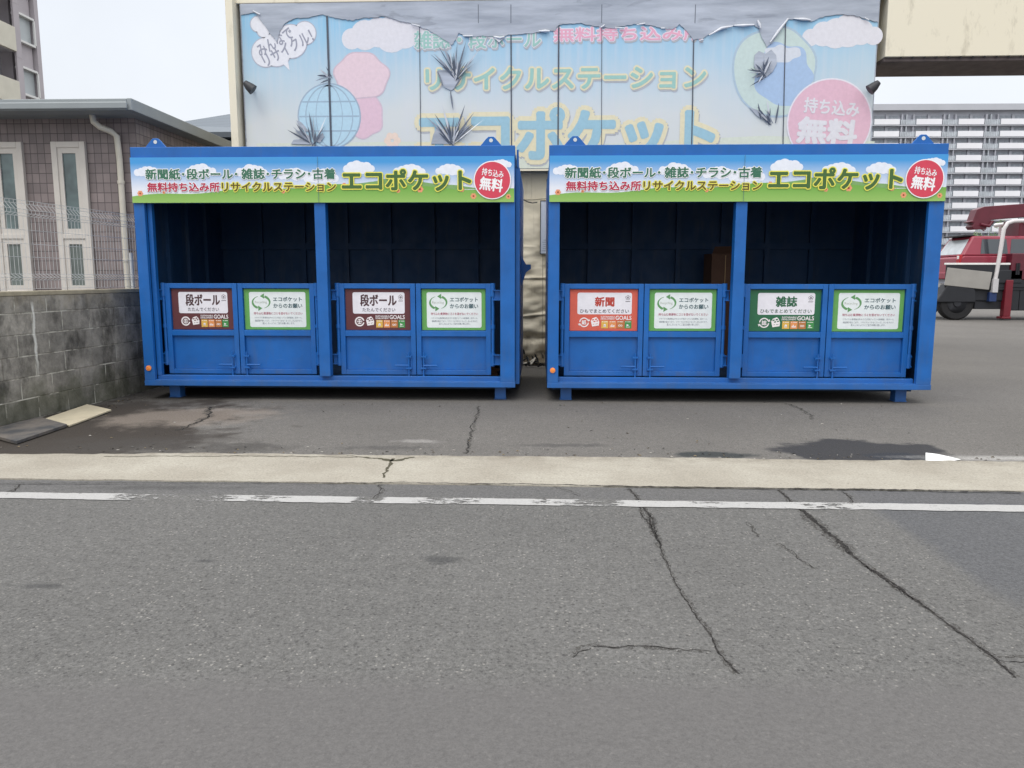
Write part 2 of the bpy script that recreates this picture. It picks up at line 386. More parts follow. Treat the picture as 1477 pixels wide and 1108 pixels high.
def crack_mat(name, c0, c1, lo, hi):
    M_ = Mat(name, c0, .95, 0, .1); M_.set(M_.mix(M_.ramp(M_.noise(60, 4, .8), .4, .6), c0, c1))
    tr = M_.n('ShaderNodeBsdfTransparent'); ms = M_.n('ShaderNodeMixShader')
    M_.l(M_.ramp(M_.noise(110, 4, .8), lo, hi), ms.inputs[0]); M_.l(tr.outputs[0], ms.inputs[1]); M_.l(M_.p.outputs[0], ms.inputs[2])
    M_.l(ms.outputs[0], M_.t.nodes['Material Output'].inputs['Surface']); return M_.m
CRK = crack_mat('crack_filler', s(30, 29, 29), s(66, 64, 62), .36, .46)
CRUMB = crack_mat('crumbled_crack_edge', s(58, 56, 54), s(92, 90, 86), .47, .62)
MOSS = simple('kerb_joint_dirt', s(70, 66, 50), .95, .3, 40)
def ribbon(pts, wid, z, m_, seed, step=.02, jit=.010):
    rr = random.Random(seed); P = [Vector((p[0], p[1])) for p in pts]; out_ = []; w_ = []; off = 0
    for i in range(len(P)-1):
        L_ = (P[i+1]-P[i]).length; k = max(1, int(L_/step))
        for j in range(k):
            t = j/k; d = (P[i+1]-P[i]).normalized(); nn = Vector((-d.y, d.x)); off = off*.8+rr.uniform(-jit, jit)
            wd = wid[i]*(1-t)+wid[i+1]*t
            out_.append(P[i].lerp(P[i+1], t)+nn*off); w_.append((nn, max(.0004, wd*rr.uniform(.35, 1.3))))
    v = []
    for q, (nn, wd) in zip(out_, w_):
        v += [(*(q+nn*wd/2), z), (*(q-nn*wd/2), z)]
    f = [(2*k+1, 2*k+3, 2*k+2, 2*k) for k in range(len(out_)-1)]
    return v, f
def crack(pts, wid, z=.0055, m_=None, seed=0, jit=.010, name='road_crack'):
    v, f = ribbon([gp(*p) for p in pts], [q*1.0 for q in wid], z, m_, seed, jit=jit)
    b = MB(); b.addmesh(v, f, m_ or CRK)
    if m_ is None:
        v, f = ribbon([gp(*p) for p in pts], [q*2.6+.006 for q in wid], z-.0007, m_, seed+50, jit=jit); b.addmesh(v, f, CRUMB)
    struct(b.build(name))
crack([(908,706),(922,724),(935,745),(942,770),(955,800),(975,838),(1000,880),(1020,915),(1040,945),(1055,964),(1068,980)], [.010,.012,.014,.012,.006,.006,.006,.007,.008,.012,.006], seed=1, jit=.006)
crack([(918,722),(929,748),(943,768),(956,790)], [.006,.008,.008,.003], seed=11, jit=.006)
crack([(938,742),(947,762),(950,785)], [.004,.006,.003], seed=12, jit=.006)
crack([(1122,708),(1145,728),(1165,745),(1190,768),(1215,787),(1245,814),(1280,838),(1320,866),(1380,910),(1410,933),(1440,957),(1472,984)], [.014,.022,.028,.030,.034,.014,.020,.014,.014,.012,.012,.008], seed=2, jit=.004)
crack([(1248,818),(1285,846),(1322,870)], [.006,.010,.005], seed=22, jit=.004)
crack([(824,950),(838,938),(855,934),(885,938),(918,935),(950,938),(990,941),(1036,943)], [.003,.007,.007,.008,.008,.007,.005,.004], seed=3, jit=.011)
crack([(1078,755),(1086,766),(1095,778)], [.003,.005,.003], seed=4); crack([(1122,785),(1140,797),(1155,810),(1185,825)], [.003,.005,.004,.002], seed=5)
crack([(1212,710),(1222,714),(1229,721),(1226,729),(1214,735)], [.004,.007,.008,.007,.003], seed=6)
crack([(1412,934),(1440,952),(1477,953),(1500,953)], [.004,.005,.006,.006], seed=7)
crack([(548,700),(552,712),(540,722)], [.007,.007,.004], seed=8)
crack([(800,703),(820,710),(838,718)], [.003,.004,.002], seed=9)
crack([(28,700),(20,708),(2,718)], [.01,.01,.006], seed=10)
crack([(691,586),(686,610),(678,636),(672,656)], [.009,.010,.012,.012], z=.0015, seed=13, jit=.012, name='lot_crack')
crack([(305,587),(300,602),(280,612),(250,622)], [.03,.03,.02,.012], z=.0015, seed=14, jit=.02, name='lot_crack')
crack([(1130,582),(1160,592),(1172,606)], [.012,.010,.005], z=.0015, seed=15, jit=.02, name='lot_crack')
crack([(568,664),(562,676),(550,693)], [.030,.022,.018], z=.0135, m_=MOSS, seed=16, jit=.008, name='kerb_joint')
crack([(500,660),(540,664),(568,667),(600,661)], [.012,.03,.05,.02], z=.0135, m_=MOSS, seed=17, jit=.01, name='kerb_joint')
crack([(0,700),(300,699),(600,699),(900,704),(1200,708),(1477,713)], [.012,.010,.010,.016,.018,.022], z=.0136, m_=CRK, seed=18, jit=.006, name='kerb_joint')
crack([(150,661),(350,660),(520,662)], [.012,.016,.012], z=.0136, m_=MOSS, seed=19, jit=.008, name='kerb_joint')
# worn white edge line
WL = Mat('worn_road_paint', s(222, 220, 214), .7, 0, .3)
sp = WL.n('ShaderNodeSeparateXYZ'); WL.l(WL.co, sp.inputs[0])
wear = WL.ramp(WL.noise(2.0, 4, .6, WL.scaled(1, .25, 1, (3.1, 0, 0))), .3, .7, 0, 1)
wear2 = WL.ramp(WL.noise(26, 6, .8, WL.scaled(.45, 1.1, 1)), .25, .75, 0, 1)
spots = None
for cx, rx, am in ((-2.18, .40, 1.0), (-1.62, .14, .55), (-1.02, .10, .8), (-.55, .20, .6), (.05, .16, .5), (.33, .16, .95), (1.02, .2, .35), (1.62, .22, .45)):
    d = WL.ramp(WL.math('ABSOLUTE', WL.math('SUBTRACT', sp.outputs[0], cx)), rx*1.25, rx*.55, 0, am)
    spots = d if spots is None else WL.math('MAXIMUM', spots, d)
a_ = WL.math('SUBTRACT', WL.math('ADD', WL.math('MULTIPLY', wear, .25), wear2), WL.math('MULTIPLY', spots, .47))
a_ = WL.ramp(a_, .27, .36)
tr = WL.n('ShaderNodeBsdfTransparent'); ms = WL.n('ShaderNodeMixShader')
WL.set(WL.mix(1.0, WL.col(s(164, 163, 161)), WL.ramp(WL.noise(90, 3, .8), .3, .7, .82, 1.1), 'MULTIPLY'))
WL.l(a_, ms.inputs[0]); WL.l(tr.outputs[0], ms.inputs[1]); WL.l(WL.p.outputs[0], ms.inputs[2])
WL.l(ms.outputs[0], WL.t.nodes['Material Output'].inputs['Surface'])
g = MB()
ya = jag(-30, 30, 4.392, .008, 1800, 31); yb = jag(-30, 30, 4.266, .008, 1800, 32)
g.addmesh([(p[0], p[1], .008) for p in ya]+[(p[0], p[1], .008) for p in yb], [(k+1801, k+1802, k+1, k) for k in range(1800)], WL.m)
struct(g.build('road_edge_line'))
# remains of a white bay marking beside the puddle
g = MB(); q = [gp(*p) for p in ((1335,654),(1352,656),(1370,660),(1386,664),(1368,667),(1335,668))]
g.addmesh([(x, y, .006) for x, y in q], [tuple(range(6))], simple('lot_white_paint', s(224, 224, 222), .7, .08, 20)); struct(g.build('lot_marking'))

# ------------------------------------------------------------------ recycling containers
SKYB = Mat('banner_sky_print', s(80, 160, 220), .42)
sp = SKYB.n('ShaderNodeSeparateXYZ'); SKYB.l(SKYB.co, sp.inputs[0])
SKYB.set(SKYB.mix(SKYB.ramp(sp.outputs[2], 2.20, 2.46), s(222, 226, 236), s(62, 148, 212))); SKYB = SKYB.m
HILL = Mat('banner_hill_print', s(130, 178, 80), .42)
sp = HILL.n('ShaderNodeSeparateXYZ'); HILL.l(HILL.co, sp.inputs[0])
HILL.set(HILL.mix(HILL.ramp(sp.outputs[2], 2.06, 2.2), s(146, 186, 96), s(112, 166, 68))); HILL = HILL.m
HILL2 = flat(120, 160, 96); CLOUD = flat(224, 228, 238); CLOUD2 = flat(214, 222, 236)
GREEN_T = flat(52, 106, 82); CRIM = flat(176, 40, 70); OLIVE = flat(96, 82, 22); DKGREEN = flat(62, 98, 46)
YEL = flat(228, 222, 92); LINEN = flat(236, 236, 238); ROSE = flat(206, 62, 84); LEAFLINE = flat(96, 160, 60)
PETAL = flat(226, 150, 110); HEART = flat(150, 70, 40)

def lettered(b, t, x0, z0, x1, z1, y, ink, rim, off=.018, rimoff=.075, rot=0.0, shear=0.0):
    b.text(t, x0, z0, x1, z1, y, rim, off=rimoff, rot=rot, shear=shear, ref=off)
    b.text(t, x0, z0, x1, z1, y-.0015, ink, off=off, rot=rot, shear=shear, ref=off)
def cloud(b, cx, cz, w_, y, m_, seed):
    rr = random.Random(seed)
    for k in range(6):
        t = -1+2*k/5
        b.disc(cx+t*w_*.42, cz+rr.uniform(-.1, .1)*w_*.2+(1-t*t)*w_*.06, w_*(.13+.08*(1-t*t))*rr.uniform(.85, 1.1), y-.00002*k, m_, n=20)
def flower(b, cx, cz, r, y):
    for k in range(6): b.disc(cx+r*.6*math.cos(k*1.047), cz+r*.6*math.sin(k*1.047), r*.42, y-.00003*k, PETAL, n=10)
    b.disc(cx, cz, r*.32, y-.0008, HEART, n=10)

def banner(parent, x0, x1):
    b = MB(); z0, z1, y = 2.06, 2.515, -.022
    b.box(x0, -.020, z0, x1, -.001, z1, BLUE)
    b.rect(x0, z0, x1, z1, y, SKYB)
    W_ = x1-x0; X = lambda f: x0+W_*f
    for i, (f, zz, ww) in enumerate(((.045, 2.36, .26), (.185, 2.37, .30), (.32, 2.36, .30), (.43, 2.33, .30), (.50, 2.30, .34), (.60, 2.39, .30), (.73, 2.36, .30), (.835, 2.37, .28))):
        cloud(b, X(f), zz, ww, y-.001, CLOUD, i)
    cloud(b, X(.965), 2.43, .20, y-.001, CLOUD, 77)
    b.sheet([(X(.52), 2.235), (X(.6), 2.25), (X(.67), 2.285), (X(.67), 2.23), (X(.52), 2.225)], y-.0015, HILL2)
    b.sheet([(X(.62), 2.2), (X(.655), 2.29), (X(.70), 2.30), (X(.75), 2.27), (X(.80), 2.24), (X(.85), 2.23), (X(.92), 2.19), (X(.6), 2.19)], y-.0016, HILL2)
    top = [(X(k/60), 2.125+.03*math.sin(k/60*3.0)+(.035*math.exp(-((k/60-.62)/.12)**2))+(.055 if k/60 > .4 else .055*(k/60)/.4)+.012*math.sin(k*.45)) for k in range(61)]
    b.sheet([(x0, z0)]+[(x1, z0)]+list(reversed(top)), y-.002, HILL)
    for f, zz, r in ((.022, 2.155, .030), (.225, 2.19, .025), (.40, 2.17, .02), (.56, 2.235, .022), (.70, 2.175, .022), (.757, 2.19, .034), (.865, 2.185, .026), (.895, 2.12, .030), (.985, 2.115, .026), (.085, 2.165, .016)):
        flower(b, X(f), zz, r, y-.0025)
    yt = y-.004
    lettered(b, '新聞紙･段ボール･', X(.040), 2.295, X(.281), 2.398, yt, GREEN_T, LINEN, .032, .085)
    lettered(b, '雑誌･チラシ･古着', X(.293), 2.295, X(.537), 2.398, yt, GREEN_T, LINEN, .032, .085)
    lettered(b, '無料持ち込み所', X(.043), 2.172, X(.233), 2.262, yt-.002, CRIM, LINEN, .034, .085)
    lettered(b, 'リサイクルステーション', X(.240), 2.172, X(.538), 2.262, yt-.002, OLIVE, YEL, .034, .11)
    lettered(b, 'エコポケット', X(.556), 2.178, X(.888), 2.382, yt-.004, DKGREEN, YEL, .039, .085)
    cx, cz = X(.944), 2.277
    b.disc(cx, cz, .190, yt-.007, LINEN, n=48); b.disc(cx, cz, .180, yt-.008, ROSE, n=48)
    b.text('持ち込み', cx-.105, cz+.035, cx+.115, cz+.105, yt-.009, LINEN, .02, rot=-.16, ref=.02)
    b.text('無料', cx-.125, cz-.105, cx+.105, cz+.02, yt-.009, LINEN, .035, rot=-.14, ref=.035)
    b.rect(X(.493)-.002, z0, X(.493)+.002, z1, yt-.010, flat(70, 100, 110))
    b.build('banner', parent)

def rr_icons(b, S, u, y, ink, colours):
    pass
def sign_named(parent, x0, z0, x1, z1, y, kind):
    """the sorting sign in the left leaf of each bay"""
    bgc = {'card': (92, 46, 50), 'news': (206, 92, 74), 'mag': (36, 100, 66)}[kind]
    title, sub, tb, sb, ink = {
        'card': ('段ボール', 'たたんでください', (390, 165, 1135, 382), (430, 420, 1110, 490), (74, 48, 52)),
        'news': ('新聞', 'ひもでまとめてください', (580, 205, 955, 378), (285, 432, 1250, 505), (178, 62, 50)),
        'mag': ('雑誌', 'ひもでまとめてください', (575, 190, 965, 378), (285, 425, 1250, 498), (40, 96, 66))}[kind]
    b = MB(); b.box(x0, y, z0, x1, y+.006, z1, flat(*bgc))
    SX = lambda px: x0+(px-80)/1340*(x1-x0); SZ = lambda py: z1-(py-60)/780*(z1-z0)
    y -= .001
    b.rrect(SX(230), SZ(530), SX(1305), SZ(122), .02, y, flat(226, 224, 230))
    b.text(title, SX(tb[0]), SZ(tb[3]), SX(tb[2]), SZ(tb[1]), y-.001, flat(*ink), .036, ref=.036)
    b.text(sub, SX(sb[0]), SZ(sb[3]), SX(sb[2]), SZ(sb[1]), y-.001, flat(86, 82, 92) if kind != 'mag' else flat(60, 92, 74), .014, ref=.014)
    em = flat(110, 104, 112); cx = SX(1225)
    for k in range(5): b.ring(cx+.016*math.cos(k*1.257+1.57), SZ(215)+.016*math.sin(k*1.257+1.57), .008, .0115, y-.001-.00003*k, em, n=12)
    b.disc(cx, SZ(215), .006, y-.0013, em, n=10); b.rect(cx-.025, SZ(292), cx+.025, SZ(280), y-.001, em)
    wh = flat(232, 226, 226); bgm = flat(*bgc)
    # recycling roundel
    cx, cz, r = SX(365), SZ(682), SX(465)-SX(365)
    if kind == 'card':
        b.ring(cx, cz, r*.72, r, y-.001, wh, R(12), R(348)); b.rect(cx+r*.2, cz-r*.10, cx+r*1.05, cz+r*.10, y-.0012, bgm)
        b.ring(cx, cz, r*.36, r*.52, y-.0014, wh, R(30), R(150)); b.ring(cx, cz, r*.36, r*.52, y-.0014, wh, R(210), R(330))
        b.rect(cx-r*.55, cz-r*.08, cx+r*.55, cz+r*.08, y-.0016, wh); b.rect(cx-r*.08, cz-r*.5, cx+r*.08, cz+r*.5, y-.0018, wh)
    else:
        b.ring(cx, cz, r*.74, r*.96, y-.001, wh, R(25), R(175)); b.ring(cx, cz, r*.74, r*.96, y-.001, wh, R(205), R(355))
        for sg in (1, -1):
            b.sheet([(cx+sg*r*.70, cz+sg*r*.15), (cx+sg*r*1.18, cz+sg*r*.30), (cx+sg*r*.95, cz+sg*r*.72)], y-.0012, wh)
        b.text('紙' if kind == 'news' else '誌', cx-r*.45, cz-r*.45, cx+r*.45, cz+r*.45, y-.0014, wh, .03, ref=.03)
    # folded-carton mark
    ax, az, q = SX(585), SZ(675), (SX(670)-SX(585))
    T = R(12); rot = lambda a, c: (ax+q*(a*math.cos(T)-c*math.sin(T)), az+q*(a*math.sin(T)+c*math.cos(T)))
    b.sheet([rot(-.9, -.9), rot(.7, -1.0), rot(.95, -.2), rot(.8, .6), rot(.45, 1.1), rot(-.5, .95), rot(-.95, .4)], y-.001, wh)
    for a, c, w_, h_ in ((-.65, .45, .5, .28), (.1, .45, .5, .28), (-.35, .02, .45, .26), (.32, .02, .42, .26), (-.6, -.5, .35, .1), (.0, -.55, .55, .1)):
        b.sheet([rot(a, c), rot(a+w_, c), rot(a+w_, c+h_), rot(a, c+h_)], y-.0013, bgm)
    b.text('SUSTAINABLE', SX(697), SZ(592), SX(972), SZ(562), y-.001, wh, .02, ref=.02)
    b.text('DEVELOPMENT', SX(697), SZ(632), SX(972), SZ(602), y-.001, wh, .02, ref=.02)
    b.text('GOALS', SX(990), SZ(632), SX(1302), SZ(558), y-.001, wh, .022, ref=.022)
    for i, (a, c, colr) in enumerate(((708, 846, (214, 170, 76)), (862, 1000, (218, 142, 84)), (1016, 1155, (182, 116, 62)), (1170, 1305, (62, 138, 72)))):
        b.rect(SX(a), SZ(795), SX(c), SZ(650), y-.001, flat(*colr))
        mx_, mz = SX((a+c)/2), SZ(735); u = SX(a+20)-SX(a)
        b.rect(SX(a+15), SZ(676), SX(a+35), SZ(664), y-.0015, wh); b.rect(SX(a+50), SZ(676), SX(c-15), SZ(666), y-.0015, wh)
        if i == 0: b.disc(mx_, mz, u*1.2, y-.0015, wh, n=12); b.sheet([(mx_-u*1.6, mz-u*1.6), (mx_+u*1.6, mz-u*1.6), (mx_, mz)], y-.0015, wh)
        if i == 1:
            for k, hh in enumerate((1.5, 2.6, 1.2, 1.8)): b.rect(mx_-u*2+k*u, mz-u*1.7, mx_-u*2+k*u+u*.8, mz-u*1.7+hh*u, y-.0015, wh)
        if i == 2: b.ring(mx_-u*1.0, mz-u*.3, u*.6, u*1.0, y-.0015, wh, n=14); b.ring(mx_+u*1.0, mz-u*.3, u*.6, u*1.0, y-.0016, wh, n=14)
        if i == 3: b.sheet([(mx_-u*1.4, mz+u*1.2), (mx_+u*1.2, mz), (mx_-u*1.4, mz-u*1.0)], y-.0015, wh); b.rect(mx_-u*2, mz-u*2, mx_+u*2, mz-u*1.5, y-.0015, wh)
    b.build('sign_board', parent)
def sign_request(parent, x0, z0, x1, z1, y):
    b = MB(); b.box(x0, y, z0, x1, y+.006, z1, flat(96, 158, 82))
    SX = lambda px: x0+(px-80)/1290*(x1-x0); SZ = lambda py: z1-(py-65)/720*(z1-z0)
    y -= .001
    b.rrect(SX(180), SZ(742), SX(1290), SZ(120), .02, y, flat(222, 228, 228))
    gr = flat(94, 146, 92); cx, cz = SX(415), SZ(300); rx = SX(590)-cx; kx = rx/(SZ(190)-cz)*.96; rz = SZ(190)-cz
    # two tapering arrows chasing each other round an oval
    for base in (0, math.pi):
        v = []; n = 24
        for k in range(n+1):
            t = base-R(70)+R(135)*k/n; th = rz*(.02+.15*k/n)
            v += [(cx+(rz-th)*kx*math.cos(t), y-.001, cz+(rz-th)*math.sin(t)), (cx+(rz+th)*kx*math.cos(t), y-.001, cz+(rz+th)*math.sin(t))]
        b.addmesh(v, [(2*k, 2*k+1, 2*k+3, 2*k+2) for k in range(n)], gr)
        sg = 1 if base == 0 else -1
        hx, hz = cx+sg*rx*.30, cz+sg*rz*.92
        b.sheet([(hx+sg*rx*.05, hz+sg*rz*.48), (hx-sg*rx*.42, hz+sg*rz*.06), (hx+sg*rx*.05, hz-sg*rz*.36)], y-.0012, gr)
    b.text('Recycling', SX(292), SZ(332), SX(528), SZ(278), y-.001, flat(176, 182, 170), .0)
    tl = flat(56, 88, 96)
    b.text('エコポケット', SX(655), SZ(285), SX(1215), SZ(207), y-.001, tl, .024, ref=.024)
    b.text('からのお願い', SX(655), SZ(402), SX(1220), SZ(325), y-.001, tl, .024, ref=.024)
    b.text('持ち込む資源物にゴミを混ぜないでください', SX(262), SZ(520), SX(1220), SZ(474), y-.001, flat(168, 60, 92), .01, ref=.01)
    gy = flat(104, 112, 124)
    b.text('リサイクル資源物以外のゴミが混ざっている新聞紙、段ボール、', SX(275), SZ(590), SX(1215), SZ(557), y-.001, gy, 0)
    b.text('雑誌類が増えており、リサイクルできなくなってしまいますので、', SX(280), SZ(645), SX(1215), SZ(610), y-.001, gy, 0)
    b.text('混入しないようにご協力お願い致します。', SX(425), SZ(692), SX(1060), SZ(655), y-.001, gy, 0)
    b.build('sign_board', parent)

def gate(parent, x0, x1, hinge, kind):
    z0, z1, y = .262, 1.235, .15
    t = .052
    b = MB()
    b.box(x0, y, z0, x0+t, y+.05, z1, BLUE); b.box(x1-t, y, z0, x1, y+.05, z1, BLUE)
    b.box(x0+t, y+.001, z1-t, x1-t, y+.05, z1, BLUE); b.box(x0+t, y+.001, z0, x1-t, y+.05, z0+.05, BLUE)
    b.box(x0+t, y+.001, .675, x1-t, y+.05, .735, BLUE)
    b.box(x0+t, y+.034, z0+.05, x1-t, y+.040, .675, BLUE); b.box(x0+t, y+.034, .735, x1-t, y+.040, z1-t, BLUE)
    g_ = b.build('gate', parent, bevel=.004)
    a, c = x0+t+.006, x1-t-.006
    if kind == 'ask': sign_request(g_, a, .742, c, z1-t-.006, y+.027)
    else: sign_named(g_, a, .742, c, z1-t-.006, y+.027, kind)
    # latch: upright slide bolt with a cross handle near the meeting edge
    lx = x1-.075 if hinge < 0 else x0+.075; sg = -1 if hinge < 0 else 1
    b = MB()
    b.tube([(lx, y-.022, .235), (lx, y-.022, .505)], .0085, BLUE, 8)
    b.tube([(lx, y-.024, .365), (lx+sg*.145, y-.024, .365)], .0085, BLUE, 8)
    for zz in (.335, .46): b.box(lx-.03, y-.034, zz-.008, lx+.03, y+.0, zz+.008, BLUE)
    b.box(lx-.032 if sg > 0 else lx+.02, y-.006, .32, lx-.02 if sg > 0 else lx+.032, y+.0005, .48, BLUE)
    b.build('latch', g_)
    hx = x0-.022 if hinge < 0 else x1+.022
    b = MB(); b.tube([(hx, y+.01, .355), (hx, y+.01, 1.235)], .017, BLUE, 10)
    b.tube([(hx, y+.01, .36), (hx, y+.01, .50)], .026, BLUE, 10); b.tube([(hx, y+.01, .76), (hx, y+.01, .80)], .024, BLUE, 10); b.tube([(hx, y+.01, 1.10), (hx, y+.01, 1.24)], .026, BLUE, 10)
    b.build('hinge_rod', g_)
    return hx

def container(label, loc, rz, W, bays, kinds):
    t = thing('recycling_container', label, 'recycling container', loc, rz, 'blue open-front recycling containers')
    D, ZB, ZT = 2.15, .15, 2.622
    b = MB()                                                   # front frame
    b.box(0, 0, ZB+.055, .112, .05, 2.515, BLUE); b.box(W-.152, 0, ZB+.055, W, .05, 2.515, BLUE)
    if loc[0] < -1: b.box(.112, .055, .256, .160, .115, 2.06, BLUE)
    b.box(1.89, 0, .258, 2.005, .11, 2.06, BLUE)
    b.box(0, 0, 2.515, W, .12, ZT, BLUE); b.box(.112, .001, 2.06, W-.152, .05, 2.515, BLUE)
    b.box(-.004, -.004, ZB, W+.004, .12, .205, BLUE); b.box(.112, .0, .2051, W-.152, .06, .213, BLUE)
    b.box(.112, .06, .2055, W-.152, .12, .256, BLUE)
    b.build('front_frame', t, bevel=.006)
    for x0, x1, sg in ((-.003, .012, -1), (W, W+.045, 1)):
        b = MB(); xi = x0 if sg > 0 else x1
        b.box(min(x0, x1)+(.0 if sg < 0 else .002), .13, ZB+.02, max(x0, x1)-(.002 if sg < 0 else 0), D, 2.42, BLUE)
        b.box(xi-(.03 if sg > 0 else -.001)-.001, .121, ZB+.02, xi+(.03 if sg < 0 else 0)+.001, D-.03, 2.56, INNER_SHADE)
        if sg > 0: b.prism([(.121, 2.42), (.121, 2.60), (.30, 2.50), (.60, 2.42)], min(x0, x1)+.012, max(x0, x1)-.012, BLUE, 'x')
        for yy in (.55, 1.05, 1.55): b.box(xi-(.075 if sg > 0 else -.031), yy, .25, xi+(.075 if sg < 0 else -.031), yy+.06, 2.5, INNER_SHADE)
        b.build('side_wall', t, bevel=.003)
    b = MB(); b.box(0.001, D-.029, ZB+.021, W-.001, D-.002, 2.549, INNER_SHADE)
    for k in range(1, 7): b.box(W*k/7-.03, D-.08, .25, W*k/7+.03, D-.031, 2.5, INNER_SHADE)
    b.box(.04, D-.075, 1.66, W-.04, D-.032, 1.74, INNER_SHADE)
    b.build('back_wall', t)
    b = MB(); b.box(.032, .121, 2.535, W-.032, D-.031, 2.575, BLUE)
    for k in range(1, 7): b.box(W*k/7-.03, .13, 2.47, W*k/7+.03, D-.09, 2.534, INNER_SHADE)
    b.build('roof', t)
    b = MB(); b.box(.032, .121, .17, W-.032, D-.031, .21, INNER_SHADE)
    for yy in (.3, 1.0, 1.7): b.box(.05, yy, .09, W-.05, yy+.09, .169, INNER_SHADE)
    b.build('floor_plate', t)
    banner(t, .004, 3.952 if W > 3.9 else W)
    ks = iter(kinds)
    for x0, xm, x1 in bays:
        h1 = gate(t, x0, xm-.004, -1, next(ks)); h2 = gate(t, xm+.004, x1, 1, 'ask')
        for hx, post in ((h1, x0), (h2, x1)):
            ex = (.112 if post < 1 else 2.005) if hx < (x0+x1)/2 else (1.89 if post < 2.0 else W-.152)
            for zz in (.43, 1.115):
                b = MB(); a, c = sorted((hx, ex))
                b.box(a, .115, zz-.055, c, .160, zz-.047, BLUE); b.box(a, .115, zz+.047, c, .160, zz+.055, BLUE); b.box(a, .150, zz-.047, c, .158, zz+.047, BLUE)
                b.build('hinge_bracket', t)
    for fx in (.26, 3.715):
        for yy in (.02, D-.14):
            b = MB(); b.prism([(fx-.11, 2.5751 if yy > 1 else ZT), (fx+.11, 2.5751 if yy > 1 else ZT), (fx+.05, 2.69), (fx+.025, 2.712), (fx-.025, 2.712), (fx-.05, 2.69)], yy, yy+.025, BLUE)
            b.ring(fx, 2.675, .0, .019, yy-.002, flat(200, 206, 210), n=16)
            b.build('lifting_lug', t, bevel=0.003)
    for fx in ((.25, 3.80) if loc[0] < -1 else (.20, 3.73)):
        for yy in (.12, D-.25):
            b = MB(); b.box(fx-.058, yy+.02, .010, fx+.058, yy+.14, .1699, BLUE); b.box(fx-.066, yy+.012, .0015, fx+.066, yy+.148, .0099, BLUE)
            b.build('foot', t, bevel=.004)
    b = MB(); b.tube([(.052, -.001, .338), (.052, -.012, .338)], .028, ORANGE, 24); b.tube([(.052, -.012, .338), (.052, -.015, .338)], [.022, .014], ORANGE, 20)
    b.build('reflector', t)
    b = MB(); b.prism([(.95, 1.52), (1.25, 1.42), (1.25, 1.36), (.95, 1.22)], W+.046, W+.052, BLUE, 'x')
    b.prism([(W+.046, 1.54), (W+.046, 1.20), (W+.10, 1.36), (W+.155, 1.40), (W+.155, 1.45), (W+.10, 1.45)], 1.0, 1.02, BLUE)
    b.build('rope_hook', t)
    return t
CL = container('blue open-front container whose left leaves both carry dark brown signs', (-4.2603, 7.9795, 0), .0074, 3.96,
               ((.20, .985, 1.815), (2.085, 2.90, 3.70)), ('card', 'card'))
CR = container('blue open-front container whose left leaves carry an orange and a dark green sign', (.0444, 8.0005, 0), .010, 3.96,
               ((.175, 1.008, 1.825), (2.06, 2.918, 3.77)), ('news', 'mag'))

# cardboard left inside the right container
CARD = simple('cardboard', s(88, 62, 48), .85, .12, 6)  # brown darkened so the colour carries the shade inside the container
t = thing('cardboard_box', 'tall brown cardboard box inside the right blue container', 'box', (2.19, 9.72, .21), .12)
b = MB(); b.box(-.17, -.15, 0, .17, .15, 1.38, CARD); b.box(-.004, -.152, .05, .004, -.1505, 1.36, flat(168, 136, 92)); b.build('carton', t, bevel=.006)
b = MB(); b.addmesh([(-.17, -.15, 1.38), (.17, -.15, 1.38), (.17, -.24, 1.47), (-.17, -.24, 1.46)], [(0, 1, 2, 3)], CARD); b.build('flap', t)
# folded sheets in the left container
t = MB()
for k in range(7):
    t.box(-.30+.012*k, -.20, .0+.03*k, .28+.01*k*(-1)**k, .22, .026+.03*k, CARD)
for k in range(4): t.box(-.28, -.18+.03*k, .21, .24, -.16+.03*k, .62-.04*k, simple('grey_board', s(170, 162, 150), .85, .1))
o = t.build('cardboard_stack'); o.location = (-.80, 8.62, .215); o.rotation_euler = (0, 0, .1)
tag(o, 'folded cardboard sheets stacked inside the left blue container', 'cardboard')

# ------------------------------------------------------------------ building behind, with canopy beam and peeling billboard
CREAM = Mat('cream_wall_sheet', s(206, 196, 172), .7)
c = CREAM.mix(CREAM.ramp(CREAM.noise(1.2, 5), .3, .7), s(212, 202, 178), s(224, 216, 196))
c = CREAM.mix(CREAM.math('MULTIPLY', CREAM.ramp(CREAM.noise(1, 5, .7, CREAM.scaled(12, 12, 1)), .55, .75), .45), c, s(120, 108, 86))
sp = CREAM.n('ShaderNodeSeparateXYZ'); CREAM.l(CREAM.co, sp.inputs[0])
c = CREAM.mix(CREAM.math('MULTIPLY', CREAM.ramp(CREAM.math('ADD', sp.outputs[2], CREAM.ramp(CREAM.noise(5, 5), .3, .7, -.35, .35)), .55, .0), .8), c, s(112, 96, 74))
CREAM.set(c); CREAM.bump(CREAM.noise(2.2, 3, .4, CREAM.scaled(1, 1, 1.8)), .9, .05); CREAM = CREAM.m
CREAM2 = Mat('cream_fascia', s(208, 200, 178), .65)
c = CREAM2.mix(CREAM2.math('MULTIPLY', CREAM2.ramp(CREAM2.noise(1, 5, .7, CREAM2.scaled(5, 5, 2)), .56, .74), .5), s(224, 216, 194), s(150, 140, 118))
CREAM2.set(c); CREAM2 = CREAM2.m
WB = thing('warehouse_building', 'cream sheet-clad warehouse wall with high canopy beam behind the containers', 'building', (0, 11.42, 0))
b = MB()
zs = (0, .385, .745, 1.294, 2.419, 5.3)
for z0, z1 in zip(zs, zs[1:]):
    for x0, x1 in ((-4.42, -.195-.0), (-.192, .032), (.036, 4.45)):
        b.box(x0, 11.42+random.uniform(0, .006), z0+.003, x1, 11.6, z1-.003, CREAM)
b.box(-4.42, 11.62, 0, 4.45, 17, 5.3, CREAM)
b.build('wall', WB, world=True)
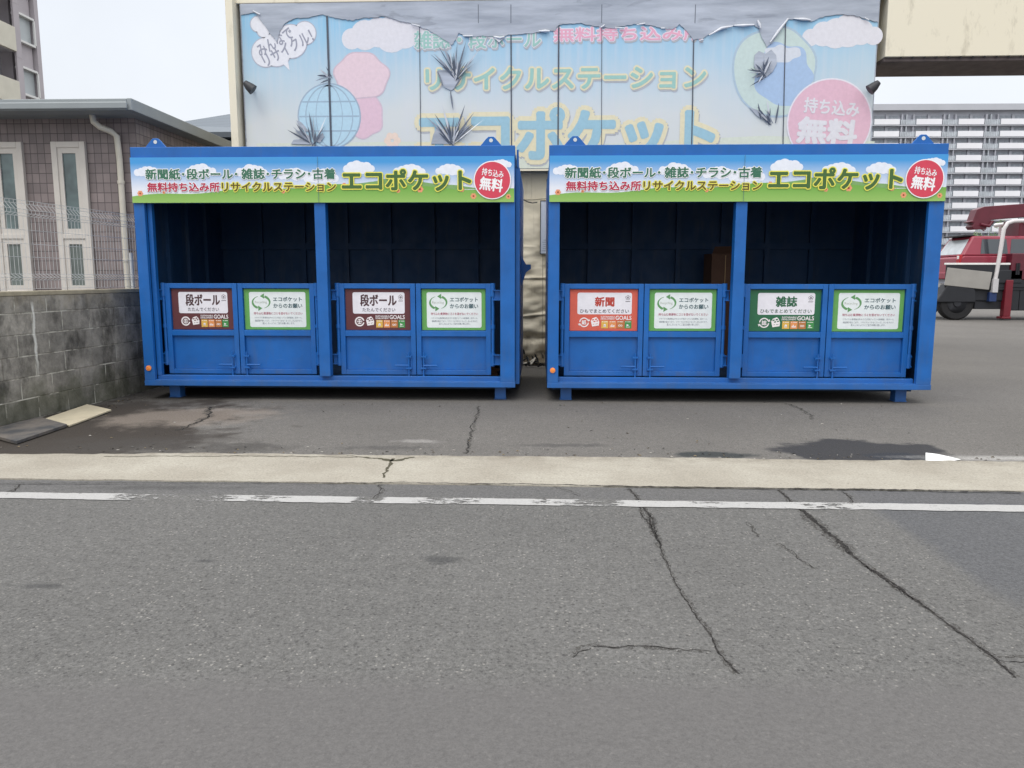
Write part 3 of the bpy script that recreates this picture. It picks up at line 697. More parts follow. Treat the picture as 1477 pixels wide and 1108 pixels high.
b = MB(); b.box(-4.42, 11.2, 5.09, 4.63, 12.1, 6.6, CREAM2); b.box(4.631, 11.2, 4.29, 16, 12.1, 6.6, CREAM2)
b.box(4.632, 11.24, 4.235, 16, 12.06, 4.289, simple('rusty_beam', s(92, 82, 80), .8, .3, 6))
for k in range(22): b.tube([(4.85+k*.16, 11.215, 4.285), (4.85+k*.16, 11.215, 4.27)], .014, BLACKP, 6)
b.box(.06, 11.17, 5.11, .80, 11.199, 5.19, BLACKP)
b.build('canopy_beam', WB, world=True, bevel=.01)
b = MB(); b.box(-4.43, 11.06, .02, -4.33, 11.41, 5.15, CREAM2); b.build('corner_post', WB, world=True)
b = MB(); b.box(-.052, 11.275, 1.645, .30, 11.285, 2.385, flat(176, 184, 198))
b.box(-.062, 11.27, 1.635, -.052, 11.286, 2.395, BLACKP); b.box(-.052, 11.27, 2.385, .31, 11.286, 2.395, BLACKP); b.box(-.052, 11.27, 1.635, .31, 11.286, 1.645, BLACKP)
for k in range(6): b.rect(-.04+random.uniform(0, .03), 1.68+k*.03, .12, 1.69+k*.03, 11.274, flat(140, 150, 166))
b.build('notice_board', WB, world=True)
b = MB()
for pts in (((755,288),(760,291),(768,293),(775,292)),):
    v = [at(px, py, 11.30) for px, py in pts]
    b = MB()
    for q0, q1 in zip(v, v[1:]): b.wire((q0[0], 11.30, q0[1]), (q1[0], 11.30, q1[1]), .010, BLACKP)
    b.build('cladding_tear', WB, world=True)
for k in range(9):
    b = MB(); x = -.28+.05*k+random.uniform(-.02, .02); z = random.uniform(.06, .2)
    b.prism([(x, z), (x+.03, z+random.uniform(-.03, .05)), (x+.02, z+.05), (x-.01, z+.08)], 11.30, 11.315, BLACKP); b.build('cladding_tear', WB, world=True)
from mathutils import noise as mn
b = MB(); nx, nz = 46, 200; v = []
for j in range(nz+1):
    for i in range(nx+1):
        x = -.62+.95*i/nx; z = .05+2.36*j/nz
        f_ = .018*mn.noise((x*3.2+z*1.1, z*4.5, 1.3))+.012*mn.noise((x*5-z*4, z*9, 4.2))+.014*abs(mn.noise((x*2.2+z*2.4, z*3.1-x*2, 7.7)))
        f_ += .012*math.exp(-((z-.745-.12*(x+.2))/.02)**2)+.010*math.exp(-((z-1.294)/.02)**2)-.02*math.exp(-((z-.42)/.05)**2)
        k_ = 1.25 if z < 1.75 else .35
        v.append((x, 11.35-f_*k_*1.5, z))
b.addmesh(v, [(j*(nx+1)+i, j*(nx+1)+i+1, (j+1)*(nx+1)+i+1, (j+1)*(nx+1)+i) for j in range(nz) for i in range(nx)], CREAM, True)
for z in (.745, 1.294, 2.419): b.wire((-.62, 11.30, z-.05), (.33, 11.30, z+.03), .004, BLACKP)
b.wire((-.02, 11.30, .1), (-.02, 11.30, 2.4), .004, flat(120, 112, 96))
b.build('crumpled_sheet', WB, world=True)
lt = MB(); rr = random.Random(21)
LM = [flat(70, 60, 46), flat(104, 90, 62), flat(150, 146, 138), flat(60, 58, 54)]
for k in range(420):
    u = rr.random()
    if u < .45: x, y = rr.uniform(-4.6, 4.0), 5.5+abs(rr.gauss(0, .12))
    elif u < .75: t_ = rr.random(); x, y = -4.75+.25*t_+abs(rr.gauss(0, .12)), 5.6+2.6*t_
    else: x, y = rr.uniform(-4.2, 4.2), rr.uniform(5.6, 8.6)
    a_, l_ = rr.uniform(0, 6.28), rr.uniform(.006, .017); c_, s_ = math.cos(a_)*l_, math.sin(a_)*l_
    h_ = rr.uniform(.002, .009)
    lt.addmesh([(x-c_, y-s_, .0035), (x+s_*.5, y-c_*.5, .003+h_*.4), (x+c_, y+s_, .0035), (x-s_*.5, y+c_*.5, .003+h_)], [(0, 1, 2), (0, 2, 3)], rr.choice(LM))
o = lt.build('ground_litter'); o['kind'] = 'stuff'; tag(o, 'tiny dry leaf bits and grit scattered over the lot asphalt', 'litter')
rb = MB()
for k in range(9):
    a = random.uniform(0, 6.28); x, y, z = random.uniform(-.16, .2), random.uniform(-.12, .1), random.uniform(.0, .08)
    rb.tube([(x, y, z), (x+.09*math.cos(a), y+.06*math.sin(a), z+random.uniform(.0, .07)), (x+.15*math.cos(a+.6), y+.08*math.sin(a+.6), z+.01)], .012, random.choice([BLACKP, DARK, flat(196, 190, 178)]), 6)
o = rb.build('rubbish_pile'); o.location = (-.2, 11.1, .01); tag(o, 'dark tangled scraps lying at the foot of the cream wall between containers', 'rubbish')

BY = 11.20
BK = Mat('weathered_grey_backing', s(140, 146, 158), .6)
c = BK.mix(BK.ramp(BK.noise(1, 5, .65, BK.scaled(.8, 1, 6)), .35, .68), s(146, 153, 164), s(182, 188, 198))
c = BK.mix(BK.math('MULTIPLY', BK.ramp(BK.noise(1.3, 5, .6, BK.scaled(1, 1, 3.5), 1.2), .60, .68), .45), c, s(112, 118, 128))
BK.set(c); BK = BK.m
PR = Mat('faded_sky_print', s(170, 200, 224), .55)
sp = PR.n('ShaderNodeSeparateXYZ'); PR.l(PR.co, sp.inputs[0])
f1 = PR.ramp(PR.math('ADD', sp.outputs[2], PR.ramp(PR.noise(.6, 3), .3, .7, -.2, .2)), .75, 2.0)
c = PR.mix(f1, s(206, 210, 208), s(140, 190, 218))
c = PR.mix(PR.math('MULTIPLY', PR.ramp(PR.noise(1, 4, .6, PR.scaled(14, 1, .7)), .45, .75), .40), c, s(206, 208, 214))
PR.set(c); PR.bump(PR.noise(1.4, 3), .3, .02); PR = PR.m
bbx0, bbz1 = at(345, 6, BY); bbx1, _ = at(1270, 4, BY); bbz0 = at(765, 244, BY)[1]
SB = thing('billboard', 'wide faded sky-blue billboard with peeling print above the two containers', 'billboard', (0, BY, 2.8))
b = MB(); b.box(bbx0, BY+.012, bbz0, bbx1, 11.415, bbz1, BK); b.box(bbx0, BY-.01, bbz0-.025, bbx1, BY+.0115, bbz0-.001, CREAM2)
b.build('backing_panel', SB, world=True)
# printed skin with a ragged upper edge
edge = [(346,22),(367,18),(380,34),(392,52),(400,60),(404,46),(412,33),(425,27),(447,25),(466,22),(478,25),(492,28),(508,30),(522,27),(535,26),(552,24),(560,25),(572,30),(588,33),(604,38),(622,46),(640,57),(652,66),(658,56),(662,48),(672,53),(690,53),(700,52),(722,53),(736,50),(748,50),(770,48),(788,45),(800,45),(806,36),(822,34),(838,34),(858,38),(870,40),(885,41),(905,37),(920,35),(940,38),(958,42),(970,43),(980,36),(992,47),(1000,58),(1012,56),(1028,47),(1042,41),(1056,38),(1072,36),(1088,37),(1094,42),(1099,56),(1106,68),(1114,62),(1124,46),(1136,29),(1150,28),(1170,31),(1190,24),(1210,21),(1232,23),(1250,28),(1268,33)]
E_ = []
rr = random.Random(5)
for (a, c_), (a2, c2) in zip(edge, edge[1:]):
    for k in range(5):
        t_ = k/5; E_.append((a+(a2-a)*t_, c_+(c2-c_)*t_+rr.uniform(-.9, .9)))
E_.append(edge[-1])
W2 = lambda px, py: at(px, py, BY)
top = [W2(*p) for p in E_]; top[0] = (bbx0+.02, top[0][1]); top[-1] = (bbx1-.02, top[-1][1])
b = MB()
zlow = bbz0+.01
v = [(x, BY, z) for x, z in top]+[(x, BY, zlow) for x, z in top]; n_ = len(top)
b.addmesh(v, [(k, n_+k, n_+k+1, k+1) for k in range(n_-1)], PR)
cr2, tq, wht, pk, mint = flat(220, 211, 178), flat(150, 188, 202), flat(216, 214, 218), flat(224, 164, 184), flat(150, 192, 182)
sh = flat(176, 178, 182)
def bt(body, x0, y0, x1, y1, dy, m_, off, ref, rot=0.0):
    a = W2(x0, y1); c_ = W2(x1, y0); b.text(body, a[0], a[1], c_[0], c_[1], BY-dy, m_, off=off, ref=ref, rot=rot)
def bt3(body, x0, y0, x1, y1, ink, rim, off=.03, ro=.11):
    bt(body, x0+1.2, y0+2.5, x1+1.2, y1+2.5, .002, sh, ro, off); bt(body, x0, y0, x1, y1, .004, rim, ro, off); bt(body, x0, y0, x1, y1, .006, ink, off, off)
# clouds and meadow
for cx_, cy_, w_, sd_ in ((555,48,110,3),(1215,46,100,4)):
    x_, z_ = W2(cx_, cy_); cloud(b, x_, z_-.06, w_*.0101, BY-.001, wht, sd_)
q = [W2(*p) for p in ((370,207),(450,206),(540,205),(620,204),(760,209),(900,207),(1020,200),(1100,196),(1160,198),(1262,204))]
b.sheet([(q[0][0], zlow)]+[(bbx1-.03, zlow)]+list(reversed(q)), BY-.0012, flat(206, 212, 198))
bt3('リサイクルステーション', 615, 95, 1018, 130, mint, cr2, .03, .10)
bt3('エコポケット', 604, 156, 1030, 231, tq, cr2, .045, .135)
bt3('雑誌・段ボール', 598, 43, 780, 71, mint, wht, .02, .07)
bt3('無料持ち込み所', 799, 38, 1016, 60, pk, flat(226, 214, 222), .02, .07)
# speech bubble, globe and the plain faded discs of the old artwork
x_, z_ = W2(405, 70); w_ = W2(460, 70)[0]-x_
bub = flat(222, 222, 226); rim_ = flat(176, 178, 190)
for cx_, cy_, r_ in ((383,76,19),(398,72,22),(420,60,22),(440,48,15),(372,35,10),(380,44,9)):
    X_, Z_ = W2(cx_, cy_); b.disc(X_, Z_, (r_+1.3)*.0101, BY-.002, rim_, n=28)
for i, (cx_, cy_, r_) in enumerate(((383,76,19),(398,72,22),(420,60,22),(440,48,15),(372,35,10),(380,44,9))):
    X_, Z_ = W2(cx_, cy_); b.disc(X_, Z_, r_*.0101, BY-.0032-.0001*i, bub, n=28)
b.sheet([W2(*p) for p in ((404,88),(418,102),(415,84))], BY-.0031, bub)
tx = flat(150, 152, 166)
bt('みんなで', 369, 51, 424, 70, .005, tx, .02, .02, rot=.50); bt('リサイクル！', 376, 60, 454, 79, .0052, tx, .02, .02, rot=.47)
def bdisc(px, py, r, dy, m_): X_, Z_ = W2(px, py); b.disc(X_, Z_, r*.0101, BY-dy, m_, n=40)
def blotch(px, py, rx, ry, dy, m_, seed, amp=.10):
    q_ = random.Random(seed); ph = [(q_.uniform(0, 6.28), q_.uniform(.3, 1)) for _ in range(6)]; P_ = []
    for k in range(72):
        t_ = 2*math.pi*k/72; w_ = 1+amp*sum(a_*math.sin((i+2)*t_+f_) for i, (f_, a_) in enumerate(ph))/2.2
        P_.append(W2(px+rx*w_*math.cos(t_), py-ry*w_*math.sin(t_)))
    b.sheet(P_, BY-dy, m_)
blotch(526, 168, 27, 33, .0014, flat(206, 184, 196), 1); blotch(526, 168, 25, 31, .0016, flat(218, 186, 198), 1)
blotch(521, 110, 39, 36, .0022, flat(202, 182, 192), 3); blotch(521, 110, 37, 34, .0025, flat(222, 198, 204), 3)
gx, gz = W2(475, 168); bdisc(475, 168, 45, .003, flat(154, 172, 188)); bdisc(475, 168, 43, .0034, flat(176, 206, 220))
gl = flat(154, 176, 192)
for kx_ in (.0, .45, .8): b.ring(gx, gz, .41, .43, BY-.0038, gl, n=40, kx=max(kx_, .03))
for dz in (-.2, .0, .2):
    hw = math.sqrt(.43**2-dz*dz); b.rect(gx-hw, gz+dz-.01, gx+hw, gz+dz+.01, BY-.0041, gl)
blotch(1118, 104, 63, 66, .0020, flat(168, 188, 202), 5, .05); blotch(1118, 104, 60, 63, .0024, flat(192, 208, 202), 5, .05); blotch(1130, 108, 42, 44, .0028, flat(162, 186, 214), 6, .10); blotch(1128, 78, 24, 13, .003, flat(206, 210, 216), 8, .2)
X_, Z_ = W2(1196, 176); b.disc(X_, Z_, .58, BY-.006, flat(222, 218, 224), n=56); b.disc(X_, Z_, .56, BY-.007, flat(218, 178, 192), n=56)
bt('持ち込み', 1159, 144, 1240, 166, .009, wht, .03, .03, rot=-.10); bt('無料', 1150, 172, 1236, 208, .009, wht, .05, .05, rot=-.08)
fl = W2(566, 203)
for k in range(6): b.disc(fl[0]+.07*math.cos(k*1.05), fl[1]+.07*math.sin(k*1.05), .05, BY-.002-.0001*k, flat(228, 206, 190), n=12)
b.build('printed_skin', SB, world=True)
# primer laid bare above the ragged tear
b = MB(); n_ = len(top)
v = [(x, BY-.0125, z) for x, z in top]+[(x, BY-.0125, bbz1-.001) for x, z in top]
b.addmesh(v, [(k+n_, k, k+1, k+1+n_) for k in range(n_-1)], BK); b.build('bared_primer', SB, world=True)
# seams, exposed holes and curled shreds
for xa, xb, th in ((472,478,.014),(605,607,.005),(737,738,.009),(806,805,.010),(868,868,.004),(1001,998,.008),(1133,1130,.007)):
    a, c_ = W2(xa, 24), W2(xb, 206); b = MB()
    b.addmesh([(a[0]-th, BY-.011, a[1]), (a[0]+th, BY-.011, a[1]), (c_[0]+th, BY-.011, c_[1]-.3), (c_[0]-th, BY-.011, c_[1]-.3)], [(3, 2, 1, 0)], flat(74, 80, 92)); b.build('seam', SB, world=True)
for xx in (690, 737, 868, 1003): 
    a, c_ = W2(xx, 7), W2(xx, 34); b = MB(); b.rect(a[0]-.006, c_[1], a[0]+.006, a[1], BY-.0135, flat(104, 110, 120)); b.build('seam', SB, world=True)
for poly in (((630,104),(634,101),(646,102),(655,106),(662,112),(660,119),(655,128),(651,131),(642,127),(636,118)),
             ((622,208),(625,195),(630,184),(634,183),(641,190),(648,200),(651,208)),
             ((1088,80),(1094,74),(1104,78),(1112,72),(1119,80),(1120,92),(1114,104),(1104,112),(1094,108),(1087,96)),
             ((428,174),(434,176),(440,182),(446,190),(440,190),(432,182)),((426,189),(436,189),(446,196),(450,204),(442,202),(432,194)),
             ((420,208),(424,202),(434,201),(446,206),(454,209)),((454,204),(460,196),(466,192),(468,198),(462,206)),
             ((1080,155),(1092,159),(1106,168),(1114,176),(1106,175),(1092,168))):
    p = [W2(*q) for q in poly]; b = MB(); b.prism(list(reversed(p)), BY-.015, BY-.0105, BK); b.build('torn_hole', SB, world=True)
DKS, WHS = flat(96, 104, 118), flat(212, 214, 218)
def shred(x0, y0, x1, y1, wd, lift, m_):
    a, c_ = W2(x0, y0), W2(x1, y1); d = Vector((c_[0]-a[0], c_[1]-a[1])); n2 = Vector((-d.y, d.x)).normalized()*wd
    P = [Vector((a[0], a[1])).lerp(Vector((c_[0], c_[1])), t_) for t_ in (0, .35, .7, 1)]; L4 = [.0, lift*.4, lift*.9, lift]
    ww = [.35, 1, .8, .05]
    v = []
    for p, l4, k in zip(P, L4, ww): v += [(p.x+n2.x*k, BY-.012-l4, p.y+n2.y*k), (p.x-n2.x*k, BY-.012-l4-.006, p.y-n2.y*k)]
    b.addmesh(v, [(2*k, 2*k+1, 2*k+3, 2*k+2) for k in range(3)], m_)
rr = random.Random(9)
for cx_, cy_, nn, ln, a0, a1 in ((658,114,26,56,38,140),(652,206,26,56,30,145),(1102,108,18,30,60,240),(1112,178,8,36,95,150),(452,208,10,46,55,150),(478,112,5,26,120,215)):
    b = MB()
    for k in range(nn):
        a = R(a0+(a1-a0)*(k+rr.uniform(-.3, .3))/(nn-1)); l_ = ln*rr.uniform(.35, 1.05)
        m_ = (DKS, WHS, DKS, BK, DKS)[k % 5]
        shred(cx_+rr.uniform(-3, 3), cy_+rr.uniform(-4, 4), cx_+l_*math.cos(a), cy_-l_*math.sin(a), .013*rr.uniform(.5, 1.3), rr.uniform(.015, .06), m_)
    b.build('torn_shred', SB, world=True)
for p in (((650,132),(654,160)),((655,128),(670,108)),((632,104),(640,126)),((1097,172),(1092,150)),((1118,178),(1122,150))):
    b = MB(); shred(*p[0], *p[1], .012, .03, DKS); b.build('torn_shred', SB, world=True)
#                                                     # rolled-back strips along the tear
for pts in (((1022,52),(1040,42),(1056,39)),((1058,38),(1072,38),(1087,37)),((1092,30),(1094,36),(1096,42)),((1110,62),(1122,46),(1136,28)),((1144,28),(1158,29),(1168,30)),((1246,27),(1252,30)),((668,53),(682,53)),((712,54),(722,56),(728,54)),((777,46),(786,46),(793,46)),((866,41),(872,37)),((887,41),(900,42)),((918,37),(930,35)),((594,36),(606,39)),((953,42),(958,42)),((1008,60),(1014,58)),((366,17),(376,22))):
    P = [W2(*q) for q in pts]; b = MB(); b.tube([(p[0], BY-.03, p[1]) for p in P], [.008]+[.020]*(len(P)-2)+[.010], WHS, 8); b.build('curled_strip', SB, world=True)
b = MB(); b.prism([W2(*q) for q in ((712,55),(728,55),(720,62))], BY-.03, BY-.026, WHS); b.build('curled_strip', SB, world=True)
def lamp(px, py, sg, label):
    x, z = at(px, py, 11.0)
    t = thing('floodlight', label, 'floodlight', (x, 11.185, z), 0, 'floodlights on the billboard')
    b = MB(); b.tube([(0, .0, -.02), (0, -.14, -.0)], .02, BLACKP, 8); b.build('arm', t)
    b = MB(); b.tube([(-.06*sg, -.16, -.05), (0, -.17, 0), (.05*sg, -.18, .05)], [.075, .06, .035], BLACKP, 14); b.build('lamp_head', t)
lamp(358, 124, -1, 'small black floodlight mounted near the left edge of the billboard')
lamp(1262, 124, 1, 'small black floodlight mounted on the right edge of the billboard')

# ------------------------------------------------------------------ block wall with mesh fence
WLB = Mat('stained_block', s(104, 100, 92), .9, 0, .25)
br = WLB.n('ShaderNodeTexBrick'); br.offset = .5; br.inputs['Scale'].default_value = 1
br.inputs['Brick Width'].default_value = .40; br.inputs['Row Height'].default_value = .195; br.inputs['Mortar Size'].default_value = .008; br.inputs['Mortar Smooth'].default_value = .5
mp = WLB.n('ShaderNodeMapping'); mp.inputs['Rotation'].default_value = (R(90), 0, 0)
cmb = WLB.n('ShaderNodeCombineXYZ'); sp = WLB.n('ShaderNodeSeparateXYZ'); WLB.l(WLB.co, sp.inputs[0])
WLB.l(sp.outputs[0], cmb.inputs[0]); WLB.l(sp.outputs[2], cmb.inputs[1]); WLB.l(cmb.outputs[0], br.inputs['Vector'])
br.inputs['Color1'].default_value = s(124, 121, 115); br.inputs['Color2'].default_value = s(150, 146, 138); br.inputs['Mortar'].default_value = s(122, 118, 110)
c = br.outputs['Color']
c = WLB.mix(1.0, c, WLB.ramp(WLB.noise(3.2, 7, .75), .3, .7, .45, 1.5), 'MULTIPLY')
c = WLB.mix(WLB.math('MULTIPLY', WLB.ramp(WLB.noise(1, 6, .7, WLB.scaled(3.4, 3.4, 1.9)), .48, .64), .72), c, s(46, 45, 43))
low = WLB.ramp(WLB.math('ADD', sp.outputs[2], WLB.ramp(WLB.noise(4, 5), .3, .7, -.22, .22)), .40, .12)
c = WLB.mix(WLB.math('MULTIPLY', low, .55), c, s(62, 66, 46))
topd = WLB.ramp(WLB.math('ADD', sp.outputs[2], WLB.ramp(WLB.noise(6, 5), .3, .7, -.12, .12)), 1.0, 1.16)
c = WLB.mix(WLB.math('MULTIPLY', topd, .35), c, s(150, 140, 118))
c = WLB.mix(WLB.math('MULTIPLY', WLB.ramp(br.outputs['Fac'], .2, .8), WLB.ramp(WLB.noise(2.6, 5, .7), .46, .58)), c, s(176, 174, 164))
mw = WLB.ramp(WLB.math('ABSOLUTE', WLB.math('ADD', sp.outputs[0], WLB.math('ADD', -1.42, WLB.ramp(WLB.noise(7, 3), .3, .7, -.012, .012)))), .022, .008)
mw = WLB.math('MULTIPLY', mw, WLB.ramp(sp.outputs[2], .35, .6)); mw = WLB.math('MULTIPLY', mw, WLB.ramp(sp.outputs[2], 1.09, 1.02))
c = WLB.mix(WLB.math('MULTIPLY', mw, .9), c, s(206, 206, 200))
WLB.set(c); WLB.bump(WLB.math('ADD', WLB.math('MULTIPLY', br.outputs['Fac'], -1.0), WLB.noise(40, 4)), .5, .008)
# right face runs from (-4.81,5.55) to (-4.38,11.2)
p0, p1 = Vector((-4.812, 5.50)), Vector((-4.40, 11.0)); wl = (p1-p0).length; wa = math.atan2(p1.y-p0.y, p1.x-p0.x)
WT = thing('block_wall', 'low grey concrete block wall with dark damp stains left of the containers', 'wall', (p0.x, p0.y, 0), wa)
b = MB(); b.box(0, 0, -.02, wl, .12, 1.13, WLB.m); b.build('masonry', WT, bevel=.006)
b = MB(); b.box(-.0, -.004, 1.1305, wl, .124, 1.172, simple('pale_coping', s(150, 142, 122), .9, .2, 9)); b.build('coping', WT, bevel=.006)
FN = thing('mesh_fence', 'white welded wire mesh fence standing on the grey block wall', 'fence', (p0.x, p0.y, 1.172), wa)
b = MB(); yb = .06
zf = lambda z: yb
prof = [(.02, yb), (.10, yb), (.125, yb-.05), (.155, yb), (.68, yb), (.70, yb-.05), (.735, yb-.05), (.79, yb), (.82, yb)]
n_ = int(wl/.05)
for k in range(n_):
    x = .02+k*.05
    for (z0, y0), (z1, y1) in zip(prof, prof[1:]): b.wire((x, y0, z0), (x, y1, z1), .0018, MESHW)
for z, y in ((.02, yb), (.10, yb), (.125, yb-.05), (.155, yb), (.31, yb), (.43, yb), (.555, yb), (.68, yb), (.70, yb-.05), (.735, yb-.05), (.79, yb), (.82, yb)):
    b.wire((0, y, z), (wl, y, z), .0026, MESHW)
b.build('wire_panel', FN)
for x, hh in ((.2, .84), (3.12, .40), (4.9, .84)):
    b = MB(); b.tube([(x, yb+.03, 0), (x, yb+.03, hh)], .019, MESHW, 10); b.build('fence_post', FN)

# kerb plates lying by the wall
PL = Mat('rusty_steel_plate', s(96, 90, 86), .6, .2)
PL.set(PL.mix(PL.ramp(PL.noise(4, 5), .4, .6), s(70, 71, 73), s(110, 104, 98))); PL.bump(PL.noise(60, 3), .4, .004)
q = [gp(*p) for p in ((-30,628),(24,642),(97,617),(58,606))]
b = MB(); b.prism([(x, y) for x, y in q], .006, .032, PL.m, 'z'); o = b.build('steel_plate', base=(q[1][0], q[1][1], 0), bevel=.003)
tag(o, 'dark rusty steel plate lying on the ground by the block wall', 'plate')
q = [gp(*p) for p in ((65,607),(100,617),(161,594),(126,586))]
b = MB(); b.prism([(x, y) for x, y in q], .006, .022, simple('cream_board', s(182, 172, 148), .7, .1, 6), 'z'); o = b.build('flat_board', base=(q[1][0], q[1][1], 0), bevel=.003)
tag(o, 'pale cream board lying flat beside the dark steel plate', 'board')

# ------------------------------------------------------------------ tiled one-storey building
TILE = Mat('mauve_square_tile', s(124, 112, 112), .55)
br = TILE.n('ShaderNodeTexBrick'); br.offset = 0; br.inputs['Scale'].default_value = 1
br.inputs['Brick Width'].default_value = .095; br.inputs['Row Height'].default_value = .126; br.inputs['Mortar Size'].default_value = .0045
cmb = TILE.n('ShaderNodeCombineXYZ'); sp = TILE.n('ShaderNodeSeparateXYZ'); TILE.l(TILE.co, sp.inputs[0])
TILE.l(TILE.math('ADD', sp.outputs[0], sp.outputs[1]), cmb.inputs[0]); TILE.l(sp.outputs[2], cmb.inputs[1]); TILE.l(cmb.outputs[0], br.inputs['Vector'])
br.inputs['Color1'].default_value = s(116, 106, 105); br.inputs['Color2'].default_value = s(138, 126, 124); br.inputs['Mortar'].default_value = s(80, 72, 72)
c = TILE.mix(1.0, br.outputs['Color'], TILE.ramp(TILE.noise(2, 5), .3, .7, .82, 1.16), 'MULTIPLY')
c = TILE.mix(TILE.math('MULTIPLY', TILE.ramp(TILE.noise(1, 5, .7, TILE.scaled(6, 6, .7)), .52, .7), .3), c, s(84, 78, 78)); TILE.set(c)
TILE.bump(TILE.math('MULTIPLY', br.outputs['Fac'], -1.0), .5, .006); TILE = TILE.m
ROOFG = simple('grey_metal_fascia', s(136, 142, 144), .5, .06, 2)
ROOFD = simple('grey_soffit', s(122, 128, 130), .7, .05, 2)
FY = 10.1
TB = thing('tiled_building', 'low mauve-tiled building with grey metal eaves behind the block wall', 'building', (-5.3, FY, 0))
b = MB(); b.box(-16, FY, 0, -5.30, 17, 3.36, TILE); b.build('wall', TB, world=True)
b = MB()
z0, z1 = 3.335, 3.475
b.prism([(-17, 9.63), (-5.10, 9.63), (-5.10, 17.4), (-17, 17.4)], z0+.002, z0+.03, ROOFD, 'z')
b.prism([(9.6, z0), (9.6, z1-.045), (9.62, z1-.045), (9.62, z1), (9.72, z1), (13.3, z1+.03), (17.4, z1), (17.4, z0)], -17, -5.14, ROOFG, 'x')
b.prism([(9.62, z0-.0), (9.62, z1+.004), (17.4, z1+.004), (17.4, z0)], -5.139, -5.08, ROOFG, 'x')
b.build('roof', TB, world=True, bevel=.008)
b = MB(); b.box(-17, 9.575, z0+.012, -5.12, 9.5995, z1-.05, ROOFG); b.build('gutter', TB, world=True, bevel=.01)
def window(xc):
    f = MB(); y = FY; x0, x1 = xc-.225, xc+.225; zt, zb = 3.04, 1.06
    for a in ((x0, zb, x0+.075, zt), (x1-.075, zb, x1, zt), (x0+.075, zt-.075, x1-.075, zt), (x0+.075, zb, x1-.075, zb+.06), (x0+.075, 1.80, x1-.075, 1.86)):
        f.box(a[0], y-.055, a[1], a[2], y-.001, a[3], VINYL)
    o = f.build('window', TB, world=True, bevel=.004)
    for za, zb_, gm in ((1.86, zt-.075, GLASS), (zb+.06, 1.80, FROST)):
        s_ = MB(); a, c_ = x0+.075, x1-.075
        for q in ((a, za, a+.06, zb_), (c_-.06, za, c_, zb_), (a+.06, zb_-.07, c_-.06, zb_), (a+.06, za, c_-.06, za+.07)):
            s_.box(q[0], y-.040, q[1], q[2], y-.002, q[3], VINYL)
        w_ = s_.build('sash', o); w_.data.transform(Matrix.Translation((5.3, -FY, 0)))
        g_ = MB(); g_.box(a+.06, y-.022, za+.07, c_-.06, y-.016, zb_-.07, gm); g2 = g_.build('pane', o); g2.data.transform(Matrix.Translation((5.3, -FY, 0)))
window(-6.19); window(-7.03)
b = MB(); pts = [at(133,166,9.9), at(135,176,9.9), at(143,183,9.9), at(158,189,9.95), at(166,196,9.99), at(170,230,9.99)]
P3 = [(p[0], y, p[1]) for p, y in zip(pts, (9.9, 9.9, 9.92, 9.98, 10.03, 10.03))]; xx = P3[-1][0]
b.tube(P3+[(xx+.0, 10.03, 1.0), (xx, 10.03, .0)], .038, WHITEPIPE, 12)
for zz in (2.5, 1.5): b.tube([(xx, 10.03, zz), (xx, 10.03, zz+.04)], .045, WHITEPIPE, 12)
b.build('downpipe', TB, world=True)
# slate-roofed house beyond
SLATE = Mat('slate_roof', s(104, 112, 120), .7)
sp = SLATE.n('ShaderNodeSeparateXYZ'); SLATE.l(SLATE.co, sp.inputs[0])
wv = SLATE.ramp(SLATE.math('FRACT', SLATE.math('MULTIPLY', sp.outputs[2], 9.0)), 0, .2, .8, 1.0)
SLATE.set(SLATE.mix(1.0, s(104, 112, 120), wv, 'MULTIPLY')); SLATE = SLATE.m
HS = thing('slate_house', 'house with dark slate roof seen between tiled building and billboard', 'house', (-6, 20, 0))
xa, za = at(262, 175, 19); xb, zb = at(352, 163, 19); zl = at(345, 197, 19)[1]; ze = at(345, 206, 19)[1]
xa, za = at(262, 175, 21); xb, zb = at(352, 162, 21)
b = MB(); b.addmesh([(xa-1.5, 18.4, zl), (xb+4, 18.4, zl), (xb+4, 21, zb+.7), (xb+.6, 21, zb+.1), (xa-.6, 21, za-.1), (xa-1.5, 24, zl), (xb+4, 24, zl)],
                    [(0, 1, 2, 3, 4), (4, 3, 2, 6, 5), (0, 4, 5), (1, 6, 2)], SLATE)
b.box(xa-1.5, 18.38, zl-.12, xb+4, 18.55, zl-.002, simple('dark_eave', s(70, 76, 82), .6, .1)); b.build('roof', HS, world=True)
b = MB(); b.box(xa-1.2, 18.8, 0, xb+3.7, 23.7, zl-.121, simple('grey_render', s(104, 110, 114), .8, .08, 3)); b.build('wall', HS, world=True)

# ------------------------------------------------------------------ apartment tower, upper left
TWALL = simple('mauve_tower_tile', s(166, 160, 164), .7, .06, 1)
TPAN = simple('ivory_parapet_tile', s(196, 192, 178), .7, .06, 1.5)
TDK = simple('tower_recess', s(168, 165, 170), .8, .08, 1)
TLINE = simple('tower_white_trim', s(206, 206, 204), .5, .03)
TGL = simple('tower_window', s(166, 172, 174), .3, .1, .7)
TX = -30
AT = thing('apartment_tower', 'tall mauve apartment tower with ivory balcony parapets rising at far left', 'apartment building', (TX-8, 45, 0))
yfar = 46.8
b = MB(); b.box(TX-16, 30, 0, TX-1.3, yfar-.02, 46, TDK); b.box(TX-1.299, 45.05, 0, TX-.6, yfar-.02, 46, TWALL)
b.box(TX-.6, 46.45, 0, TX, yfar, 46, TWALL); b.build('wall', AT, world=True)
fl0 = 12.15; FH = 2.95      # parapet top height at the corner measured from the photo
